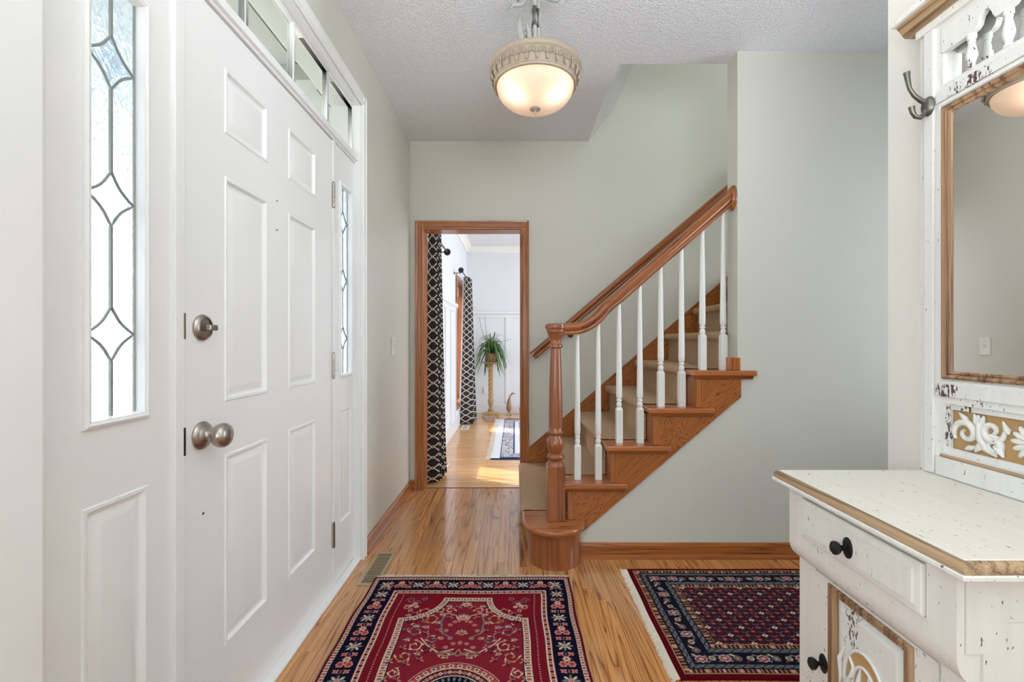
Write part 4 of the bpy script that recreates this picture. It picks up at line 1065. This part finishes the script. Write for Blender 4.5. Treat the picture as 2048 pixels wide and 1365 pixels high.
# field ornament above the medallion (axis x=0)
DK = lin(60, 20, 34)
for b_, r in ((.515, .022), (.425, .026), (.330, .022)):
    for q in range(9):
        aa = PI/2+(q-4)*.42; p.leaf(r*.8*math.cos(aa), b_+r*.8*math.sin(aa), r*.5, .0055, aa, PINK if q % 2 else CREAM, DK)
    p.flower(0, b_, r*.62, 6, CREAM if b_ != .33 else TAN, ROSE, NAVY)
rr_ = np.random.RandomState(3)
for (a, b_) in ((.048, .38), (.06, .345), (.04, .30), (.05, .25), (.025, .27), (.03, .40), (.074, .30), (.0, .275)): p.flower(a, b_, .0095, 6, PINK, RED, CREAM)
for (a, b_, r, a0, tn, c) in ((.13, .42, .036, .5, -1.2, TAN), (.16, .465, .03, -2, 1.1, PINK), (.175, .34, .032, 2.4, -1.2, TEAL), (.105, .475, .022, 0, 1.2, CREAM), (.165, .255, .03, 1.5, 1.2, CREAM), (.11, .30, .024, 3.1, 1.2, TEAL), (.19, .20, .028, 0, -1.2, TAN), (.06, .475, .018, 3, -1.0, PINK), (.12, .235, .022, .5, 1.3, DK), (.045, .205, .018, 0, 1.2, TAN), (.2, .40, .02, 1, -1.3, DK), (.21, .12, .022, 2, 1.3, CREAM), (.21, .05, .02, 4, 1.3, TAN)):
    p.vine(a, b_, r, a0, tn, c, .0017)
    for q in range(6):
        t_ = q/6; aa = a0+tn*2*PI*t_; rr = r*(1-.75*t_)
        p.leaf(a+rr*1.15*math.cos(aa), b_+rr*1.15*math.sin(aa), .0085, .0028, aa+1.1, c if q % 2 else (CREAM if c is not CREAM else PINK))
p.stroke([(.012, .40), (.03, .44), (.06, .455), (.10, .45)], .0022, CREAM); p.stroke([(.03, .30), (.075, .33), (.085, .40), (.075, .45)], .003, TEAL); p.stroke([(.02, .24), (.07, .22), (.12, .26), (.15, .30)], .0025, CREAM)
p.stroke([(0, .205), (.03, .225), (.08, .22)], .003, TEAL); p.stroke([(0, .24), (.012, .215), (.04, .205), (.075, .21)], .002, TAN)
for (a, b_) in ((.03, .50), (.055, .43), (.09, .345), (.15, .405), (.215, .345), (.205, .245), (.175, .165), (.13, .185), (.235, .175), (.10, .255), (.235, .09), (.19, .09), (.135, .33), (.20, .455)):
    for q in range(4): p.leaf(a+.010*math.cos(q*1.57+.5), b_+.010*math.sin(q*1.57+.5), .008, .0026, q*1.57+.5, (TEAL, TAN, PINK, DK)[q])
for (a, b_) in ((.085, .445), (.18, .37), (.20, .29), (.145, .215), (.1, .395), (.14, .365), (.07, .505), (.225, .44)):
    for q in range(5): p.leaf(a+.008*math.cos(q*1.256), b_+.008*math.sin(q*1.256), .006, .003, q*1.256, (CREAM, TEAL, PINK)[q % 3])
    p.flower(a, b_, .005, 4, ROSE, CREAM, NAVY)
r1x0, r1x1, r1y0, r1y1 = -.665, .256, .658, 2.148
rug1 = thing('red_rug', 'red oriental rug with navy floral border and arched medallion by the front door', 'rug', (-.2, 1.4, 0))
pile = rugmesh('pile', p.full()*.9, r1x0, r1x1, r1y0, r1y1, .009, (.006, .004)); adopt(pile, rug1)
MB().box(r1x0+.004, r1x1-.004, r1y0+.003, r1y1-.003, .0008, .0055).build('backing', 'rugback', rug1)
for _ in (0, 1): fringe(rug1, (r1x0+.01, r1y1-.004, 0), (r1x1-.005, r1y1-.004, 0), (0, 1, 0), 620, .034)
fringe(rug1, (r1x0+.01, r1y0+.004, 0), (r1x1-.005, r1y0+.004, 0), (0, -1, 0), 160, .03)

# --- rug 2 (small field lattice); quarter axes: X along its length, Y across
p = Paint(.60, .362, .002)
DX_, DY_ = p.hx-p.X, p.hy-p.Y; DXs = DX_*.86; D_ = np.minimum(DXs, DY_); side = DXs < DY_; S = np.where(side, p.Y, p.X)
p.im[:] = lin(64, 18, 30)
GB = lin(104, 108, 112); TN2 = lin(158, 128, 92); FLD = lin(78, 26, 38); NV2 = lin(24, 24, 38)
def strip(d0, d1, c): p.fill((D_ >= d0) & (D_ < d1), c)
strip(0, .020, lin(86, 8, 22)); strip(.020, .0235, TAN); strip(.0235, .045, lin(60, 26, 34)); strip(.045, .066, GB); strip(.066, .124, NV2); strip(.124, .146, GB); strip(.146, .166, lin(60, 26, 34)); strip(.166, .169, TAN)
for d0 in (.034, .156):
    m = np.abs(D_-d0) < .0075; ph = ((S/.016) % 1); p.fill(m & (ph < .42), TN2); p.fill(m & (np.abs(((S/.058) % 1)-.5) < .09), lin(200, 150, 130))
for d0 in (.0555, .135):
    wv_ = d0+.005*np.sin(S*2*PI/.034); p.fill(np.abs(D_-wv_) < .0022, NV2)
    for q in (d0-.0095, d0+.0095): p.fill(np.abs(D_-q) < .0013, BLK)
k = 0
for side_ in (0, 1):
    L_ = p.hx-.11 if side_ == 0 else p.hy-.095
    s0 = 0.0; k = 0
    while s0 < L_+.01:
        a, b_ = (s0, p.hy-.095) if side_ == 0 else (p.hx-.11, s0)
        if k % 3 == 0:
            p.flower(a, b_, .024, 8, lin(190, 150, 140), lin(120, 40, 50), lin(196, 190, 180), sq=.8)
            for q in range(4): p.leaf(a+.03*math.cos(q*PI/2+PI/4), b_+.02*math.sin(q*PI/2+PI/4), .008, .003, q, GB)
        elif k % 3 == 1: p.flower(a, b_, .013, 6, lin(196, 184, 150), GB, NV2); p.leaf(a+.014, b_+.014, .012, .004, .7, lin(120, 40, 50)); p.leaf(a-.014, b_-.014, .012, .004, .7, GB)
        else: p.flower(a, b_, .016, 8, GB, lin(130, 60, 60), lin(196, 184, 150)); p.leaf(a+.012, b_-.016, .012, .004, -.7, lin(196, 184, 150))
        s0 += .045; k += 1
fld = D_ >= .169
px_, py_ = .130, .094
p.fill(fld, lin(52, 30, 42))
keep = p.im.copy()
ROS, GRY, CRM2, BR2 = lin(158, 62, 62), lin(128, 118, 116), lin(222, 196, 172), lin(96, 24, 36)
ii = 0
for i_ in range(-1, 24):
    for j_ in range(-1, 12):
        a, b_ = i_*px_/4, j_*py_/4
        ph_ = (i_+j_) % 2
        if ph_: 
            # vine arcs
            p.stroke([(a-.014, b_), (a-.006, b_+.007), (a+.006, b_+.007), (a+.014, b_)], .0013, GRY); p.leaf(a, b_-.004, .008, .003, .3*(i_ % 3), BR2)
            continue
        if (i_ % 4 == 0 and j_ % 4 == 0) or (i_ % 4 == 2 and j_ % 4 == 2):
            q = p.win(a, b_, .02)
            if q:
                d = np.abs(p.X[q]-a)/.013+np.abs(p.Y[q]-b_)/.010; im = p.im[q]; im[d < 1.25] = BLK; im[d < 1] = CRM2; im[d < .45] = ROS
        elif (i_ % 4 == 0 or i_ % 4 == 2) and j_ % 2 == 0:
            p.flower(a, b_, .0135, 6, BR2, GRY, ROS, sq=.75)
        else:
            p.flower(a, b_, .0140, 6, BR2, ROS, lin(196, 120, 106), sq=.75)
p.im[~fld] = keep[~fld]
r2x0, r2x1, r2y0, r2y1 = .548, 1.748, 1.500, 2.224
rug2 = thing('burgundy_rug', 'dark burgundy and navy oriental rug with small all-over pattern beside the hall tree', 'rug', (1.15, 1.86, 0))
pile = rugmesh('pile', p.full()*.95, r2x0, r2x1, r2y0, r2y1, .009, (.003, .003)); adopt(pile, rug2)
MB().box(r2x0+.003, r2x1-.003, r2y0+.003, r2y1-.003, .0008, .0055).build('backing', 'rugback', rug2)
for _ in (0, 1, 2): fringe(rug2, (r2x0+.004, r2y0+.003, 0), (r2x0+.004, r2y1-.003, 0), (-1, 0, 0), 420, .034)
fringe(rug2, (r2x1-.004, r2y0+.003, 0), (r2x1-.004, r2y1-.003, 0), (1, 0, 0), 120, .03)

# --- dining rug (blue and white)
nx_, ny_ = 200, 280
X, Y = np.meshgrid(np.linspace(0, 1.6, nx_), np.linspace(0, 2.23, ny_))
im = np.zeros((ny_, nx_, 3)); W_, NV, BL = lin(222, 222, 224), lin(34, 52, 92), lin(92, 112, 150)
im[:] = W_
dx = np.minimum(X, 1.6-X); dy = np.minimum(Y, 2.23-Y); dd = np.minimum(dx-.03, dy)
im[dd < .07] = NV; im[(dx < .09)] = W_
spk = rng.random((ny_, nx_)); body = dd > .07
im[body & (dd < .19) & (spk < .30)] = NV; im[body & (dd < .19) & (spk > .8)] = lin(150, 120, 110)
im[(dd > .19) & (dd < .205)] = NV; im[(dd > .26) & (dd < .27)] = BL; im[(dd > .27) & (spk < .3)] = BL; im[(dd > .34) & (dd < .35)] = NV
im[dy < .03] = NV
drug = rugmesh('pile', im, -.24, 1.36, 4.30, 6.53, .009)
dr_ = thing('blue_rug', 'blue and white patterned rug on the dining room floor', 'rug', (.5, 5.4, 0)); adopt(drug, dr_)
for _ in (0, 1): fringe(dr_, (-.236, 4.305, 0), (-.236, 6.525, 0), (-1, 0, 0), 300, .05)

# ------------------------------------------------------------------ dining things: curtains, rods, plant, stand, bird
def curtain(name, yA, yB, flare, xc, a_top, a_bot, ztop, label, lining=None):
    root = thing(name, label, 'curtain', (xc, (yA+yB)/2, 0), 'dining room curtains')
    nz, ns = 40, 90; folds = 3.5
    def sheet(s0, s1, off, nm, mat):
        m = MB(); uvs = []
        cols = int(ns*(s1-s0))+2
        def pt(s, z):
            f = z/ztop; ym, hwd = (yA+yB)/2, (yB-yA)/2*(1+flare*(1-f)**1.2); am = a_bot+(a_top-a_bot)*f**.8
            return xc-am*math.cos(s*folds*2*PI+.12*math.sin(z*2.2))+off+.35*am*(s-.3), ym+hwd*(2*s-1)
        arc = [0.0]
        for j in range(cols):
            p0, p1 = pt(s0+(s1-s0)*j/cols, .7), pt(s0+(s1-s0)*(j+1)/cols, .7); arc.append(arc[-1]+math.hypot(p1[0]-p0[0], p1[1]-p0[1]))
        for i_ in range(nz+1):
            z = .012+(ztop-.012)*i_/nz
            for j in range(cols+1):
                x_, y_ = pt(s0+(s1-s0)*j/cols, z); m.v.append((x_, y_, z)); uvs.append((arc[j]/.125-.5, z/.084))
        for i_ in range(nz):
            for j in range(cols): p_ = i_*(cols+1)+j; m.f.append((p_, p_+1, p_+cols+2, p_+cols+1))
        o = m.build(nm, mat, root, smooth=True, angle=180, recalc=False)
        uvl = o.data.uv_layers.new(name='UVMap')
        for lp in o.data.loops: uvl.data[lp.index].uv = uvs[lp.vertex_index]
        so = o.modifiers.new('solid', 'SOLIDIFY'); so.thickness = .002
        return o
    c = sheet(0, 1, 0, 'drape', 'trellis')
    if lining: sheet(0, .55, -.02, 'lining', 'lining')
    return root
curtain('window_curtain', 3.585, 3.80, .35, -.655, .028, .062, 2.035, 'black trellis-patterned curtain at the doorway end of the dining room', None)
curtain('window_curtain', 6.13, 6.42, .20, -.650, .030, .085, 2.01, 'black trellis-patterned curtain beside the potted plant', True)
def rod(y0, y1, fin, yb, label):
    root = thing('curtain_rod', label, 'curtain rod', (-.66, (y0+y1)/2, 2.0), 'dining room curtain rods')
    MB().tube([(-.66, y0, 2.0), (-.66, y1, 2.0)], .008, 10).build('rod', 'iron', root, smooth=True)
    MB().lathe([(.009, -.03), (.012, -.02), (.030, -.012), (.034, 0), (.026, .012), (.010, .02), (.006, .03)], (-.66, fin, 2.0), 'Y', 20).build('finial', 'iron', root, smooth=True)
    for b_ in yb: MB().tube([(XD, b_, 1.98), (-.68, b_, 1.98), (-.66, b_, 1.992)], .005, 8).lathe([(.018, XD), (.018, XD+.006)], (0, b_, 1.98), 'X', 12).build('bracket', 'iron', root, smooth=True)
rod(3.58, 4.39, 4.40, (3.66, 4.30), 'dark iron curtain rod over the nearer dining room window')
rod(5.53, 6.50, 5.52, (5.62, 6.45), 'dark iron curtain rod over the farther dining room window')

PXc, PYc = -.36, 6.70
ps = thing('plant_stand', 'turned wooden plant stand with barley-twist column', 'plant stand', (PXc, PYc, 0))
MB().lathe([(.11, .045), (.125, .05), (.13, .062), (.10, .072), (.055, .082), (.035, .10), (.045, .115), (.028, .13), (.026, .17), (.040, .20), (.045, .25), (.036, .29), (.028, .31), (.038, .32), (.038, .335), (.030, .345)], (PXc, PYc, 0), 'Z', 24).build('base', 'stand', ps, smooth=True)
m = MB(); nz, sg = 60, 24
for i_ in range(nz+1):
    z = .34+.42*i_/nz
    for j in range(sg):
        a = 2*PI*j/sg; r = .034*(1+.16*math.sin(4*a-z*2*PI/.07)); m.v.append((PXc+r*math.cos(a), PYc+r*math.sin(a), z))
for i_ in range(nz):
    for j in range(sg): j2 = (j+1) % sg; m.f.append((i_*sg+j, i_*sg+j2, (i_+1)*sg+j2, (i_+1)*sg+j))
m.build('twist_column', 'stand', ps, smooth=True, angle=80)
MB().lathe([(.030, .76), (.045, .775), (.040, .79), (.09, .80), (.135, .81), (.14, .825), (.0005, .826)], (PXc, PYc, 0), 'Z', 28, cap=False).build('top', 'stand', ps, smooth=True)
for k in range(4):
    a = PI/4+k*PI/2
    MB().tube([(PXc+.06*math.cos(a), PYc+.06*math.sin(a), .062), (PXc+.12*math.cos(a), PYc+.12*math.sin(a), .055), (PXc+.155*math.cos(a), PYc+.155*math.sin(a), .03), (PXc+.165*math.cos(a), PYc+.165*math.sin(a), .014)], .014, 10, [1.2, 1.1, 1, .9]).build('foot', 'stand', ps, smooth=True)
pp = thing('potted_plant', 'leafy green spider plant in a low pot on the wooden stand', 'plant', (PXc, PYc, .826))
MB().lathe([(.06, .827), (.085, .90), (.095, .945), (.098, .95), (.088, .95), (.08, .93), (.0005, .93)], (PXc, PYc, 0), 'Z', 24, cap=False).build('pot', 'bird', pp, smooth=True)
leafs = []
def leafmesh(L_, rise, droop, wd):
    m = MB(); n = 10
    for j in range(n+1):
        u = j/n; r = L_*(u**.9)*.9; z = rise*math.sin(min(1, u*1.6)*PI/2)-droop*max(0, u-.28)**1.5*1.6
        w_ = wd*(math.sin(PI*(.12+.88*u))**.6 if u < .97 else .1)
        m.v += [(r, -w_, z+w_*.5), (r, 0, z), (r, w_, z+w_*.5)]
    for j in range(n):
        q = j*3; m.f += [(q, q+1, q+4, q+3), (q+1, q+2, q+5, q+4)]
    return m
specs = [(.30, .20, .26, .011), (.36, .16, .42, .013), (.26, .30, .12, .010), (.38, .22, .50, .014), (.32, .10, .50, .016), (.20, .36, .02, .008), (.36, .26, .40, .011)]
for k in range(112):
    si = k % len(specs)
    if k < len(specs):
        o = leafmesh(*specs[si]).build('leaf', 'leaf', pp, smooth=True, recalc=False, loc=(PXc, PYc, .94)); leafs.append(o)
    else:
        o = leafs[si].copy(); C.objects.link(o)
    o.rotation_euler = (random.uniform(-.15, .15), random.uniform(-.15, .15), random.random()*2*PI); s_ = random.uniform(.72, .98); o.scale = (s_, s_, s_*random.uniform(.85, 1.1))
MB().tube([(PXc, PYc, .94), (PXc-.09, PYc-.02, 1.16), (PXc-.15, PYc-.02, 1.36), (PXc-.165, PYc-.02, 1.48)], .003, 6).build('flower_stalk', 'leaf', pp, smooth=True)
MB().tube([(PXc, PYc, .94), (PXc-.06, PYc-.05, 1.25), (PXc-.09, PYc-.05, 1.50)], .003, 6).build('flower_stalk', 'leaf', pp, smooth=True)
MB().tube([(PXc, PYc, .94), (PXc+.14, PYc-.02, 1.12), (PXc+.30, PYc-.02, 1.16)], .0025, 6).build('flower_stalk', 'leaf', pp, smooth=True)

BXc, BYc = -.09, 6.93
bd = thing('goose_figure', 'carved wooden goose figure standing on the floor by the far wall', 'figurine', (BXc, BYc, 0))
MB().tube([(BXc-.004, BYc, .045), (BXc-.005, BYc, .075), (BXc-.004, BYc, .12), (BXc-.004, BYc, .17), (BXc, BYc, .22), (BXc+.006, BYc, .26), (BXc+.022, BYc, .30), (BXc+.045, BYc, .32)], .040, 16, [.35, .85, 1.0, .88, .62, .38, .27, .30], up=(0, 1, 0)).build('body', 'bird', bd, smooth=True, angle=80)
MB().ellipsoid((BXc+.055, BYc, .328), (.022, .013, .015)).build('head', 'bird', bd, smooth=True)
MB().tube([(BXc+.07, BYc, .327), (BXc+.108, BYc, .318)], .008, 8, [1, .4], up=(0, 1, 0)).build('beak', 'stand', bd, smooth=True)
for s in (-1, 1):
    MB().tube([(BXc+s*.018, BYc, .05), (BXc+s*.02, BYc-.01, .008)], .006, 8).ellipsoid((BXc+s*.024, BYc-.03, .007), (.016, .03, .006)).build('foot', 'stand', bd, smooth=True)
fb = thing('bird_figure', 'small wooden figure half hidden by the doorway casing', 'figurine', (.10, 6.93, 0))
MB().lathe([(.03, 0), (.045, .02), (.05, .10), (.035, .17), (.012, .20), (.0005, .21)], (.115, 6.93, 0), 'Z', 16, cap=False).build('body', 'bird', fb, smooth=True)

# lamp light
for s in (-1, 1):
    l = bpy.data.lights.new('lamp_bulb_light', 'POINT'); l.energy = .14; l.color = (1, .84, .68); l.shadow_soft_size = .02
    o = bpy.data.objects.new('lamp_bulb_light', l); C.objects.link(o); o.location = (LXc+s*.075, LYc-.055, 2.135)
